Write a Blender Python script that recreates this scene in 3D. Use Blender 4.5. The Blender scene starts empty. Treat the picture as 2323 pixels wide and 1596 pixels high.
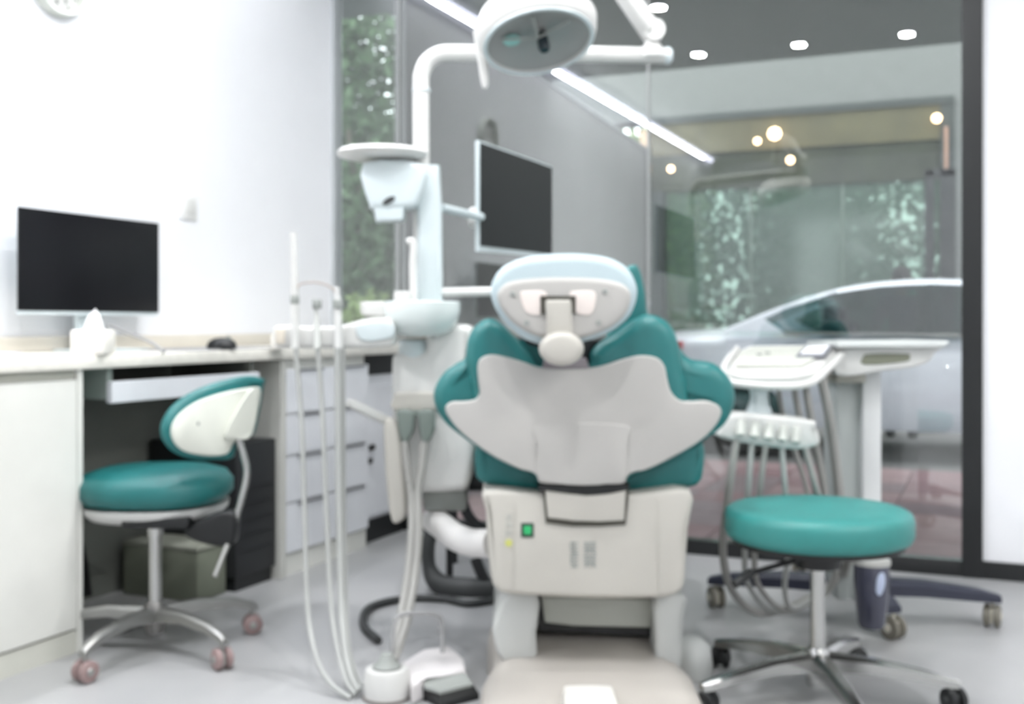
import bpy, bmesh, math, random
from mathutils import Vector, Matrix
random.seed(7)
S = bpy.context.scene
COL = S.collection
PI = math.pi
# ------------------------------------------------------------------ camera
F, CX, HY, H = 2500.0, 1161.5, 734.0, 0.85      # focal (px of 2323), centre, horizon row, eye height (m)
A = math.atan(1079 / F)                          # camera turned left of the room's depth axis
cs, sn = math.cos(A), math.sin(A)
cam = bpy.data.objects.new('camera', bpy.data.cameras.new('camera'))
COL.objects.link(cam)
cam.location = (0, 0, H)
cam.rotation_euler = (PI / 2, 0, A)
cam.data.sensor_width = 36
cam.data.lens = 36 * F / 2323
cam.data.shift_y = -(798 - HY) / 2323
cam.data.clip_start = 0.05
cam.data.dof.use_dof = True
cam.data.dof.focus_distance = 0.55
cam.data.dof.aperture_fstop = 12.0
S.camera = cam
# ------------------------------------------------------------------ world, lights, exposure
w = bpy.data.worlds.new('overcast_sky'); S.world = w; w.use_nodes = True
nt = w.node_tree
bg = nt.nodes['Background']
tc = nt.nodes.new('ShaderNodeTexCoord'); sp = nt.nodes.new('ShaderNodeSeparateXYZ'); cr = nt.nodes.new('ShaderNodeValToRGB')
nt.links.new(tc.outputs['Generated'], sp.inputs[0]); nt.links.new(sp.outputs['Z'], cr.inputs[0]); nt.links.new(cr.outputs[0], bg.inputs[0])
cr.color_ramp.elements[0].color = (0.80, 0.86, 0.90, 1); cr.color_ramp.elements[1].color = (0.95, 0.98, 1.0, 1)
bg.inputs[1].default_value = 4.9
S.view_settings.view_transform = 'Standard'; S.view_settings.look = 'None'
S.view_settings.exposure = 0.04; S.view_settings.gamma = 1.0; S.view_settings.use_curve_mapping = False

def area(name, loc, sx, sy, power, color=(1, 1, 1), rot=(0, 0, 0), shape='RECTANGLE'):
    l = bpy.data.lights.new(name, 'AREA'); l.shape = shape; l.size = sx
    if shape == 'RECTANGLE': l.size_y = sy
    l.energy = power; l.color = color
    o = bpy.data.objects.new(name, l); o.location = loc; o.rotation_euler = rot; COL.objects.link(o)
    return o
CEIL = 2.5
FILL_PANELS = [(1.5, 1.9), (1.5, 0.2), (1.5, -1.9)]  # fill panels added to light the room, placed clear of the glass reflection
for (x, y), pw in zip(FILL_PANELS, (18, 7, 6)):
    area('fill_panel_light', (x, y, CEIL - 0.045), 0.56, 1.16, pw, (1, 0.985, 0.96))
area('cove_light', (-2.50, 0.6, CEIL - 0.06), 0.03, 6.0, 36, (0.95, 0.96, 1.0), (0, math.radians(-35), 0))
SPOTS = [(-1.62, 1.42), (-1.02, 1.42), (-0.42, 1.42), (-1.57, 2.49), (-0.93, 2.49), (-0.30, 2.49)]
for (x, y) in SPOTS:
    area('downlight', (x, y, CEIL - 0.012), 0.07, 0.07, 12, (0.97, 0.98, 1.0), shape='DISK')

# ------------------------------------------------------------------ helpers
def lin(c):
    c = c / 255.0
    return c / 12.92 if c <= 0.04045 else ((c + 0.055) / 1.055) ** 2.4
def col(r, g, b): return (lin(r), lin(g), lin(b), 1)
MATS = {}
def mat(name, rgb, rough=0.5, metal=0.0, noise=0.04, nscale=6.0, bump=0.0, emit=0.0, coat=0.0, spec=0.5, rgb2=None):
    if name in MATS: return MATS[name]
    m = bpy.data.materials.new(name); m.use_nodes = True; MATS[name] = m
    t = m.node_tree; p = t.nodes['Principled BSDF']
    p.inputs['Roughness'].default_value = rough; p.inputs['Metallic'].default_value = metal
    p.inputs['Coat Weight'].default_value = coat; p.inputs['Specular IOR Level'].default_value = spec
    c = col(*rgb)
    tcn = t.nodes.new('ShaderNodeTexCoord'); n = t.nodes.new('ShaderNodeTexNoise'); r = t.nodes.new('ShaderNodeValToRGB')
    n.inputs['Scale'].default_value = nscale; n.inputs['Detail'].default_value = 4
    t.links.new(tcn.outputs['Object'], n.inputs['Vector']); t.links.new(n.outputs['Fac'], r.inputs[0])
    r.color_ramp.elements[0].position = 0.3; r.color_ramp.elements[1].position = 0.7
    r.color_ramp.elements[0].color = tuple(v * (1 - noise) for v in c[:3]) + (1,)
    r.color_ramp.elements[1].color = col(*rgb2) if rgb2 else tuple(min(1, v * (1 + noise)) for v in c[:3]) + (1,)
    t.links.new(r.outputs[0], p.inputs['Base Color'])
    if bump:
        b = t.nodes.new('ShaderNodeBump'); b.inputs['Strength'].default_value = bump; b.inputs['Distance'].default_value = 0.01
        n2 = t.nodes.new('ShaderNodeTexNoise'); n2.inputs['Scale'].default_value = nscale * 12
        t.links.new(tcn.outputs['Object'], n2.inputs['Vector']); t.links.new(n2.outputs['Fac'], b.inputs['Height']); t.links.new(b.outputs[0], p.inputs['Normal'])
    if emit:
        p.inputs['Emission Color'].default_value = c; p.inputs['Emission Strength'].default_value = emit
    return m
def glass(name, tint, refl, diffuse=0.0, dcol=(150, 170, 160), rough=0.0):
    m = bpy.data.materials.new(name); m.use_nodes = True; t = m.node_tree; t.nodes.clear(); MATS[name] = m
    out = t.nodes.new('ShaderNodeOutputMaterial'); tr = t.nodes.new('ShaderNodeBsdfTransparent'); gl = t.nodes.new('ShaderNodeBsdfGlossy')
    tr.inputs[0].default_value = tint; gl.inputs['Roughness'].default_value = rough; gl.inputs[0].default_value = (1, 1, 1, 1)
    mx = t.nodes.new('ShaderNodeMixShader'); lw = t.nodes.new('ShaderNodeFresnel'); lw.inputs[0].default_value = 1.45
    ad = t.nodes.new('ShaderNodeMath'); ad.operation = 'ADD'; ad.inputs[1].default_value = refl; ad.use_clamp = True
    t.links.new(lw.outputs[0], ad.inputs[0]); t.links.new(ad.outputs[0], mx.inputs[0])
    t.links.new(tr.outputs[0], mx.inputs[1]); t.links.new(gl.outputs[0], mx.inputs[2])
    if diffuse:
        df = t.nodes.new('ShaderNodeBsdfDiffuse'); df.inputs[0].default_value = col(*dcol)
        m2 = t.nodes.new('ShaderNodeMixShader'); m2.inputs[0].default_value = diffuse
        t.links.new(mx.outputs[0], m2.inputs[1]); t.links.new(df.outputs[0], m2.inputs[2]); t.links.new(m2.outputs[0], out.inputs[0])
    else: t.links.new(mx.outputs[0], out.inputs[0])
    return m

WHITE = mat('white_plastic', (210, 210, 207), 0.34, coat=0.2)
COOLW = mat('cool_white_plastic', (202, 212, 214), 0.32, coat=0.2)
OFFW = mat('warm_white_enamel', (186, 183, 175), 0.4, coat=0.1)
SHELL = mat('pale_grey_shell', (178, 176, 172), 0.5)
TEAL = mat('teal_leather', (32, 108, 108), 0.4, noise=0.05, bump=0.05, nscale=20)
TEAL2 = mat('light_teal_leather', (50, 130, 126), 0.45, noise=0.05, bump=0.05, nscale=20)
PALEB = mat('pale_blue_vinyl', (180, 196, 201), 0.4)
BLACK = mat('black_plastic', (22, 24, 25), 0.45)
DARK = mat('charcoal_rubber', (58, 60, 60), 0.6)
SCREEN = mat('dark_screen_glass', (20, 21, 24), 0.3, noise=0.1, spec=0.2)
CHROME = mat('polished_chrome', (190, 190, 188), 0.22, metal=1.0)
STEEL = mat('brushed_steel', (168, 168, 165), 0.4, metal=1.0)
GREY = mat('mid_grey_plastic', (150, 154, 150), 0.5)
HOSE = mat('grey_silicone_hose', (158, 157, 153), 0.5)
HOSE2 = mat('light_grey_tubing', (172, 174, 171), 0.45)
NAVY = mat('dark_navy_plastic', (44, 47, 62), 0.4)
CLAMP = mat('grey_green_plastic', (112, 122, 116), 0.4)
CAB = mat('white_cabinet_laminate', (222, 222, 216), 0.45)
CABC = mat('cool_cabinet_laminate', (220, 222, 226), 0.42)
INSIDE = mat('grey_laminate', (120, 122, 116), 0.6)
COUNTER = mat('cream_stone_worktop', (232, 229, 220), 0.4, nscale=30, noise=0.06)
MAUVE = mat('mauve_caster_rubber', (150, 128, 126), 0.5)
RED = mat('red_lamp_plastic', (170, 40, 45), 0.3)

class Frame: pass
FR = {}
def c2w(r, d, z): return Vector((-d * sn + r * cs, d * cs + r * sn, z))
def C(x, y, d): return Vector(((x - CX) / F * d, d, H - (y - HY) / F * d))
def FL(x, y, z=0.0):
    d = (H - z) * F / (y - HY); return Vector(((x - CX) / F * d, d, z))
def setp(o, label=None, cat=None, group=None, kind=None):
    if label: o['label'] = label
    if cat: o['category'] = cat
    if group: o['group'] = group
    if kind: o['kind'] = kind
def thing(name, label, cat, O, frame='cam', group=None, kind=None, rz=0.0):
    o = bpy.data.objects.new(name, None); COL.objects.link(o); o.empty_display_size = 0.05
    O = Vector(O)
    if frame == 'cam': o.location = c2w(*O); o.rotation_euler = (0, 0, A)
    else: o.location = O; o.rotation_euler = (0, 0, rz)
    FR[o.name] = O
    setp(o, label, cat, group, kind)
    return o
def finish(bm, name, m, smooth=True, angle=38):
    bmesh.ops.recalc_face_normals(bm, faces=bm.faces[:])
    me = bpy.data.meshes.new(name)
    if smooth:
        for f in bm.faces: f.smooth = True
    bm.to_mesh(me); bm.free()
    if smooth: me.set_sharp_from_angle(angle=math.radians(angle))
    me.materials.append(m)
    return me
def obj(name, bm, m, parent=None, smooth=True, label=None, angle=38):
    me = finish(bm, name, m, smooth, angle)
    o = bpy.data.objects.new(name, me); COL.objects.link(o)
    if parent:
        r = parent
        while r.parent: r = r.parent
        me.transform(Matrix.Translation(-FR[r.name])); o.parent = parent
    if label: o['label'] = label
    return o
def solo(name, bm, m, label, cat, frame='cam', group=None, kind=None, smooth=True):
    me = finish(bm, name, m, smooth)
    xs = [v.co for v in me.vertices]
    O = Vector(((min(v.x for v in xs) + max(v.x for v in xs)) / 2, (min(v.y for v in xs) + max(v.y for v in xs)) / 2, min(v.z for v in xs)))
    me.transform(Matrix.Translation(-O))
    o = bpy.data.objects.new(name, me); COL.objects.link(o)
    if frame == 'cam': o.location = c2w(*O); o.rotation_euler = (0, 0, A)
    else: o.location = O
    FR[o.name] = O
    setp(o, label, cat, group, kind)
    return o
def B(): return bmesh.new()
def box(bm, x0, x1, y0, y1, z0, z1, r=0.0, seg=2, M=None):
    m = Matrix.Translation(((x0 + x1) / 2, (y0 + y1) / 2, (z0 + z1) / 2)) @ Matrix.Diagonal((abs(x1 - x0), abs(y1 - y0), abs(z1 - z0), 1))
    if M is not None: m = M @ m
    g = bmesh.ops.create_cube(bm, size=1, matrix=m)['verts']
    if r > 0:
        es = set(e for v in g for e in v.link_edges)
        bmesh.ops.bevel(bm, geom=list(es), offset=r, segments=seg, profile=0.5, affect='EDGES')
    return bm
def pbox(bm, x0, x1, y0, y1, d0, d1, r=0.0, seg=2):
    a = C(x0, y0, d0); b = C(x1, y1, d0)
    return box(bm, a.x, b.x, d0, d1, b.z, a.z, r, seg)
def obox(bm, p, q, wd, th, r=0.0, up=Vector((0, 0, 1))):
    p = Vector(p); q = Vector(q); ax = (q - p); L = ax.length; ax.normalize()
    s = ax.cross(up)
    if s.length < 1e-4: s = ax.cross(Vector((0, 1, 0)))
    s.normalize(); u = s.cross(ax)
    M = Matrix((ax, s, u)).transposed().to_4x4(); M.translation = (p + q) / 2
    return box(bm, -L / 2, L / 2, -wd / 2, wd / 2, -th / 2, th / 2, r, 2, M)
def catmull(pts, n=8, closed=False):
    P = [Vector(p) for p in pts]; out = []; N = len(P)
    rng = range(N) if closed else range(N - 1)
    for i in rng:
        p0 = P[(i - 1) % N] if closed or i > 0 else P[0] * 2 - P[1]
        p1 = P[i]; p2 = P[(i + 1) % N]
        p3 = P[(i + 2) % N] if closed or i + 2 < N else P[-1] * 2 - P[-2]
        for k in range(n):
            t = k / n
            out.append(0.5 * ((2 * p1) + (p2 - p0) * t + (2 * p0 - 5 * p1 + 4 * p2 - p3) * t * t + (3 * p1 - p0 - 3 * p2 + p3) * t ** 3))
    if not closed: out.append(P[-1])
    return out
def tube(bm, pts, r, seg=12, caps=True, closed=False):
    P = [Vector(p) for p in pts]; n = len(P)
    R = r if isinstance(r, (list, tuple)) else [r] * n
    T = []
    for i in range(n):
        a = P[(i - 1) % n] if (closed or i > 0) else P[i]; b = P[(i + 1) % n] if (closed or i < n - 1) else P[i]
        T.append((b - a).normalized())
    u = T[0].cross(Vector((0, 0, 1)))
    if u.length < 1e-3: u = T[0].cross(Vector((1, 0, 0)))
    u.normalize(); rings = []
    for i in range(n):
        u = (u - T[i] * u.dot(T[i])).normalized(); v = T[i].cross(u)
        rings.append([bm.verts.new(P[i] + (u * math.cos(2 * PI * k / seg) + v * math.sin(2 * PI * k / seg)) * R[i]) for k in range(seg)])
    m = n if closed else n - 1
    for i in range(m):
        a, b = rings[i], rings[(i + 1) % n]
        for k in range(seg):
            bm.faces.new((a[k], a[(k + 1) % seg], b[(k + 1) % seg], b[k]))
    if caps and not closed: bm.faces.new(rings[0]); bm.faces.new(rings[-1])
    return bm
def rod(bm, p, q, r, r2=None, seg=14): return tube(bm, [p, q], [r, r if r2 is None else r2], seg)
def lathe(bm, prof, o=(0, 0, 0), axis=(0, 0, 1), seg=32, sx=1.0, sy=1.0, u=None, power=2.0, cap=True):
    o = Vector(o); ax = Vector(axis).normalized()
    if u is None:
        u = Vector((1, 0, 0)) if abs(ax.x) < 0.9 else Vector((0, 1, 0))
    u = Vector(u); u = (u - ax * u.dot(ax)).normalized(); v = ax.cross(u)
    rings = []
    for (r, t) in prof:
        if r <= 1e-6: rings.append([bm.verts.new(o + ax * t)])
        else:
            ring = []
            for k in range(seg):
                a = 2 * PI * k / seg; c, s = math.cos(a), math.sin(a)
                q = (abs(c) ** power + abs(s) ** power) ** (-1 / power)
                ring.append(bm.verts.new(o + ax * t + u * c * q * r * sx + v * s * q * r * sy))
            rings.append(ring)
    for a, b in zip(rings, rings[1:]):
        for k in range(seg):
            k2 = (k + 1) % seg
            if len(a) == 1 and len(b) == 1: continue
            if len(a) == 1: bm.faces.new((a[0], b[k2], b[k]))
            elif len(b) == 1: bm.faces.new((a[k], a[k2], b[0]))
            else: bm.faces.new((a[k], a[k2], b[k2], b[k]))
    for e in (rings[0], rings[-1]):
        if cap and len(e) > 1: bm.faces.new(e)
    return bm
def pad(bm, pts, th, rf=0.01, rb=0.0, steps=4, n=5, smooth=True, fn=None, dome=0.0):
    """solid from a closed outline of (r, depth, z) points; th = thickness away from the viewer; rf/rb = rounding front/back"""
    P = catmull(pts, n, True) if smooth else [Vector(p) for p in pts]
    N = len(P); nor = []
    ar = sum(P[i].x * P[(i + 1) % N].z - P[(i + 1) % N].x * P[i].z for i in range(N))
    for i in range(N):
        t = P[(i + 1) % N] - P[(i - 1) % N]; t = Vector((t.x, 0, t.z))
        if t.length < 1e-9: t = Vector((1, 0, 0))
        t.normalize(); nn = Vector((-t.z, 0, t.x)) if ar > 0 else Vector((t.z, 0, -t.x))
        nor.append(nn)
    lev = []
    if rf > 0:
        for k in range(steps + 1):
            a = PI / 2 * k / steps; lev.append((rf * (1 - math.sin(a)), rf * (1 - math.cos(a))))
    else: lev.append((0, 0))
    if rb > 0:
        for k in range(steps + 1):
            a = PI / 2 * k / steps; lev.append((rb * (1 - math.cos(a)), th - rb * (1 - math.sin(a))))
    else: lev.append((0, th))
    rings = []
    for (ins, dy) in lev:
        ring = []
        for i in range(N):
            q = P[i] + nor[i] * ins; q = Vector((q.x, q.y + dy, q.z))
            if fn: q = fn(q)
            ring.append(bm.verts.new(q))
        rings.append(ring)
    for a, b in zip(rings, rings[1:]):
        for k in range(N): bm.faces.new((a[k], a[(k + 1) % N], b[(k + 1) % N], b[k]))
    for e in (rings[0], rings[-1]):
        f = bm.faces.new(e)
        bmesh.ops.triangulate(bm, faces=[f], ngon_method='EAR_CLIP')
    return bm
def px(pts, d): return [C(x, y, d) for (x, y) in pts]
def dup(root, loc, rz=None, label=None):
    r = root.copy(); COL.objects.link(r); r.location = loc
    if rz is not None: r.rotation_euler = (0, 0, rz)
    if label: r['label'] = label
    for ch in list(root.children):
        c = ch.copy(); COL.objects.link(c); c.parent = r
        for g in ch.children:
            e = g.copy(); COL.objects.link(e); e.parent = c
    return r

# ------------------------------------------------------------------ room shell (world frame)
WX, WY, PX = -2.56, 4.01, -0.015     # left wall, window wall, where the pillar starts
RX, BY = 2.75, -3.2
wallm = mat('white_wall_paint', (236, 237, 240), 0.7, noise=0.01)
floorm = mat('pale_grey_vinyl_floor', (166, 167, 168), 0.36, noise=0.05, nscale=2.2, rgb2=(176, 176, 176))
ceilm = mat('white_ceiling_paint', (225, 228, 226), 0.8, noise=0.01)
def struct(name, bm, m, smooth=False, label=None):
    o = obj(name, bm, m, None, smooth); o['kind'] = 'structure'; FR[o.name] = Vector((0, 0, 0))
    if label: o['label'] = label
    return o
struct('floor', box(B(), WX - 0.1, RX + 0.1, BY - 0.1, WY + 0.16, -0.1, 0), floorm, label='pale grey vinyl floor of the treatment room')
struct('ceiling', box(B(), WX - 0.1, RX + 0.1, BY - 0.1, WY + 0.16, CEIL, CEIL + 0.1), ceilm)
struct('wall_left', box(B(), WX - 0.12, WX, BY - 0.1, WY + 0.02, 0, CEIL), wallm, label='plain white wall behind the desk')
struct('wall_right', box(B(), RX, RX + 0.12, BY - 0.1, WY + 0.16, 0, CEIL), wallm)
struct('wall_back', box(B(), WX, RX, BY - 0.12, BY, 0, CEIL), wallm)
struct('wall_front', box(B(), PX, RX, WY, WY + 0.16, 0, CEIL), wallm, label='white wall right of the glazing')
blackf = mat('black_window_metal', (26, 28, 29), 0.4)
struct('baseboard_front', box(B(), PX - 0.005, RX, WY - 0.016, WY + 0.001, 0, 0.058, 0.002), blackf, label='black skirting at the foot of the right wall')
# window: frame and three frameless glass panes
bm = B()
box(bm, PX - 0.065, PX, WY - 0.02, WY + 0.06, 0, CEIL, 0.003)
wf = struct('window_1', bm, blackf, label='tall black framed glass wall towards the street')
obj('bottom_rail', box(B(), WX, PX - 0.065, WY - 0.015, WY + 0.05, 0.0, 0.052, 0.003), blackf, wf)
obj('top_rail', box(B(), WX, PX - 0.065, WY - 0.015, WY + 0.05, CEIL - 0.06, CEIL, 0.003), blackf, wf)
obj('side_trim', box(B(), WX, WX + 0.012, WY - 0.02, WY + 0.05, 0.052, CEIL - 0.06), mat('light_grey_trim', (190, 194, 196), 0.4), wf, label='light grey trim')
pane = glass('window_glass', (0.93, 0.95, 0.94, 1), 0.075)
def xs_at(x, Y):
    k = (x - CX) / F; d = Y / (cs + sn * k); return d * (-sn + cs * k)
J1, J2 = xs_at(903, WY), xs_at(1469, WY)
seal = mat('clear_silicone_joint', (150, 152, 150), 0.3)
for (a, b) in ((WX + 0.012, J1 - 0.004), (J1 + 0.004, J2 - 0.004), (J2 + 0.004, PX - 0.065)):
    obj('pane', box(B(), a, b, WY + 0.008, WY + 0.020, 0.052, CEIL - 0.06), pane, wf, False)
for j in (J1, J2):
    obj('glass_joint', box(B(), j - 0.004, j + 0.004, WY + 0.005, WY + 0.023, 0.052, CEIL - 0.06), seal, wf, False)
# ceiling fixtures (downlights and LED line seen mirrored in the glass; fill panels added)
fillm = mat('fill_panel_diffuser', (255, 255, 255), 0.5, emit=9.0)
spotm = mat('lit_downlight_lens', (250, 252, 255), 0.5, emit=60.0)
for i, (x, y) in enumerate(SPOTS):
    t = thing('downlight', ['downlight nearest the left wall in the row over the desk chair', 'middle downlight in the row over the desk chair', 'downlight nearest the camera in the row over the desk chair',
        'downlight nearest the left wall in the row beside the glass', 'middle downlight in the row beside the glass', 'downlight nearest the pillar in the row beside the glass'][i], 'ceiling light', (x, y, CEIL - 0.008), 'world', 'recessed ceiling downlights')
    obj('trim_ring', lathe(B(), [(0.040, 0), (0.052, 0), (0.055, 0.006), (0.055, 0.008), (0.040, 0.008)], (x, y, CEIL - 0.008), cap=False), WHITE, t)
    obj('lens', lathe(B(), [(0.0, 0.002), (0.040, 0.002), (0.040, 0.007)], (x, y, CEIL - 0.008)), spotm, t)
for i, (x, y) in enumerate(FILL_PANELS):
    t = thing('added_fill_panel', ['added rectangular fill panel on the ceiling nearest the glazing', 'added rectangular fill panel on the ceiling in the middle of the right side', 'added rectangular fill panel on the ceiling at the back of the room'][i], 'ceiling light', (x, y, CEIL - 0.04), 'world', 'added ceiling fill panels')
    b = B()
    for (a0, a1, b0, b1) in ((-.32, -.29, -.62, .62), (.29, .32, -.62, .62), (-.29, .29, -.62, -.59), (-.29, .29, .59, .62)):
        box(b, x + a0, x + a1, y + b0, y + b1, CEIL - 0.04, CEIL)
    obj('frame', b, WHITE, t, False)
    obj('diffuser', box(B(), x - .29, x + .29, y - .59, y + .59, CEIL - 0.035, CEIL - 0.02), fillm, t, False)
solo('linear_light', box(B(), WX + 0.005, WX + 0.035, BY + 0.3, WY - 0.3, CEIL - 0.03, CEIL - 0.001), mat('lit_led_strip', (235, 235, 255), 0.5, emit=6.0),
     'thin white LED line along the corner of ceiling and left wall', 'ceiling light', 'world')

# ------------------------------------------------------------------ outside (world frame)
GZ = -0.24
grnd = mat('grey_street_asphalt', (120, 118, 118), 0.9, bump=0.2, nscale=3)
struct('street', box(B(), -25, 25, WY + 0.16, 40, GZ - 0.2, GZ - 0.03), grnd, label='grey street surface beyond the paving')
pave = struct('pavement', box(B(), -5, 4.5, WY + 0.17, 8.45, GZ - 0.03, GZ - 0.012), mat('dark_paving_joint', (84, 74, 76), 0.9), label='mauve paved forecourt outside the glass')
tilem = [mat('mauve_paver', (142, 112, 116), 0.75, nscale=9, noise=0.12), mat('pale_mauve_paver', (154, 128, 130), 0.75, nscale=9, noise=0.12), mat('grey_mauve_paver', (134, 116, 120), 0.75, nscale=9, noise=0.12)]
tm = []
for m in tilem:
    tm.append(finish(box(B(), -0.196, 0.196, -0.196, 0.196, 0, 0.03, 0.004, 1), 'paver', m, False))
for ix in range(22):
    for iy in range(11):
        X = -4.7 + 0.4 * ix; Y = WY + 0.4 + 0.4 * iy
        o = bpy.data.objects.new('paver', random.choice(tm)); COL.objects.link(o); o.parent = pave
        o.location = (X, Y, GZ - 0.013 + random.uniform(0, 0.003))
soff = mat('dark_green_grey_soffit', (66, 74, 72), 0.9)  # dark canopy added so the room's reflection dominates the upper glass
struct('backing_soffit', box(B(), -3.6, 9.0, WY + 0.16, 8.6, 2.88, 3.05), soff, label='dark grey canopy added outside as backing for the reflections in the glass')
struct('backing_soffit_left', box(B(), -9.0, -3.6, WY + 0.16, 6.3, 2.88, 3.05), soff, label='dark underside of the added canopy at the top left of the glass')
frend = mat('light_grey_render', (108, 110, 108), 0.85)
struct('facade_outside', box(B(), -0.36, 6.5, 13.0, 13.4, GZ, 6.4), frend, label='grey rendered wall right of the shop front across the street')
struct('facade_band', box(B(), -6.6, -0.36, 13.0, 13.4, 3.32, 6.4), frend, label='grey rendered wall above the shop front across the street')
# added grey wall standing in for the left wall's reflection in the glass
p0 = Vector((-3.17, 5.75)); p1 = Vector((-3.6, 12.2))
t = thing('mirrored_wall_standin', 'smooth grey wall added outside as the reflection of the left wall', 'wall', (p0.x, p0.y, GZ), 'world')
ang = math.atan2(p1.y - p0.y, p1.x - p0.x); L = (p1 - p0).length
t.location = (p0.x, p0.y, GZ); t.rotation_euler = (0, 0, ang); FR[t.name] = Vector((0, 0, 0))
obj('wall_slab', box(B(), 0, L, 0, 0.07, 0, 3.08), mat('smooth_grey_mirrored_wall', (102, 101, 100), 0.8, nscale=1.5, noise=0.08), t, False)
obj('coping', box(B(), -0.01, L + 0.01, -0.015, 0.085, 3.08, 3.11), mat('pale_stone_coping', (120, 121, 120), 0.7), t, False)
obj('end_post', box(B(), L, L + 0.1, -0.05, 0.15, 0, 3.1), blackf, t, False, label='black post for a reflected dark edge')  # stands in for the dark bar where the mirrored wall ends
# shop front across the street
SF = 13.05
sx0, sx1 = xs_at(1480, SF), xs_at(2165, SF)
t = thing('shop_front', 'dark framed shop front with green tinted panes across the street', 'shop front', ((sx0 + sx1) / 2, SF, GZ), 'world')
olive = mat('olive_brown_cladding', (80, 76, 52), 0.8, nscale=3, noise=0.2)
dolive = mat('dark_olive_cladding', (44, 50, 36), 0.8, nscale=3, noise=0.25)
obj('top_trim', box(B(), sx0, sx1, SF - 0.12, SF, 3.26, 3.34), mat('dark_green_trim', (36, 44, 42), 0.6), t, False)
obj('fascia_board', box(B(), sx0, sx1, SF - 0.08, SF + 0.02, 2.88, 3.26), olive, t, False)
obj('lower_fascia', box(B(), sx0, sx1, SF - 0.04, SF + 0.04, 2.45, 2.88), dolive, t, False)
obj('post', box(B(), sx0, sx0 + 0.16, SF - 0.1, SF + 0.08, GZ, 2.45), mat('dark_green_trim', (36, 44, 42)), t, False)
obj('wood_strip', box(B(), sx0 - 0.12, sx0, SF - 0.12, SF + 0.0, 1.5, 3.2), mat('tan_wood', (178, 150, 122), 0.6, nscale=12), t, False, label='tan wooden strip')
obj('post', box(B(), sx1 - 0.14, sx1, SF - 0.1, SF + 0.08, GZ, 3.26), mat('dark_green_trim', (36, 44, 42)), t, False)
obj('copper_strip', box(B(), sx1 - 0.10, sx1 - 0.06, SF - 0.13, SF - 0.1, GZ, 3.0), mat('copper_trim', (150, 116, 98), 0.5), t, False, label='thin copper strip')
sgl = glass('green_shop_glass', (0.75, 0.86, 0.80, 1), 0.03, 0.45, (92, 112, 100), 0.1)
wdt = (sx1 - 0.14 - sx0 - 0.16) / 3
for k in range(3):
    a = sx0 + 0.16 + k * wdt
    obj('glass_pane', box(B(), a + 0.012, a + wdt - 0.012, SF, SF + 0.02, GZ, 2.45), sgl, t, False)
    if k: obj('mullion', box(B(), a - 0.012, a + 0.012, SF - 0.01, SF + 0.03, GZ, 2.45), mat('sage_mullion', (96, 110, 100), 0.6), t, False)
gx0, gx1 = xs_at(2098, 12.3), xs_at(2168, 12.3)
t = thing('metal_gate', 'tall narrow black metal gate frame beyond the car roof', 'gate', ((gx0 + gx1) / 2, 12.3, GZ), 'world')
obj('upright', box(B(), gx0, gx0 + 0.09, 12.27, 12.33, GZ, 2.45), blackf, t, False)
obj('upright', box(B(), gx1 - 0.15, gx1, 12.27, 12.33, GZ, 2.45), blackf, t, False)
obj('top_bar', box(B(), gx0, gx1, 12.27, 12.33, 2.38, 2.46), blackf, t, False)
warm = mat('warm_lit_lamp', (255, 214, 170), 0.5, emit=9.0)
for i, (x, y, r) in enumerate([(1757, 303, 0.075), (2125, 268, 0.05), (1793, 363, 0.045), (1522, 383, 0.04), (1718, 320, 0.04)]):
    k = (x - CX) / F; d = (SF - 0.2) / (cs + sn * k); q = c2w(*C(x, y, d))
    tt = thing('wall_lamp', ['largest warm lit lamp on the brown shop fascia', 'warm lit lamp at the right end of the shop fascia', 'small warm lamp below the largest one on the lower fascia', 'warm lamp at the left end of the shop front', 'small lamp just left of the largest fascia lamp'][i], 'lamp', (q.x, q.y, q.z), 'world', 'lamps on the shop front')
    obj('bulb', lathe(B(), [(0, -r), (r * .7, -r * .7), (r, 0), (r * .7, r * .7), (0, r)], q, seg=14), warm, tt)
    obj('bracket', rod(B(), q + Vector((0, r * .8, 0)), q + Vector((0, 0.2, 0)), 0.012, seg=8), BLACK, tt)

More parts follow.
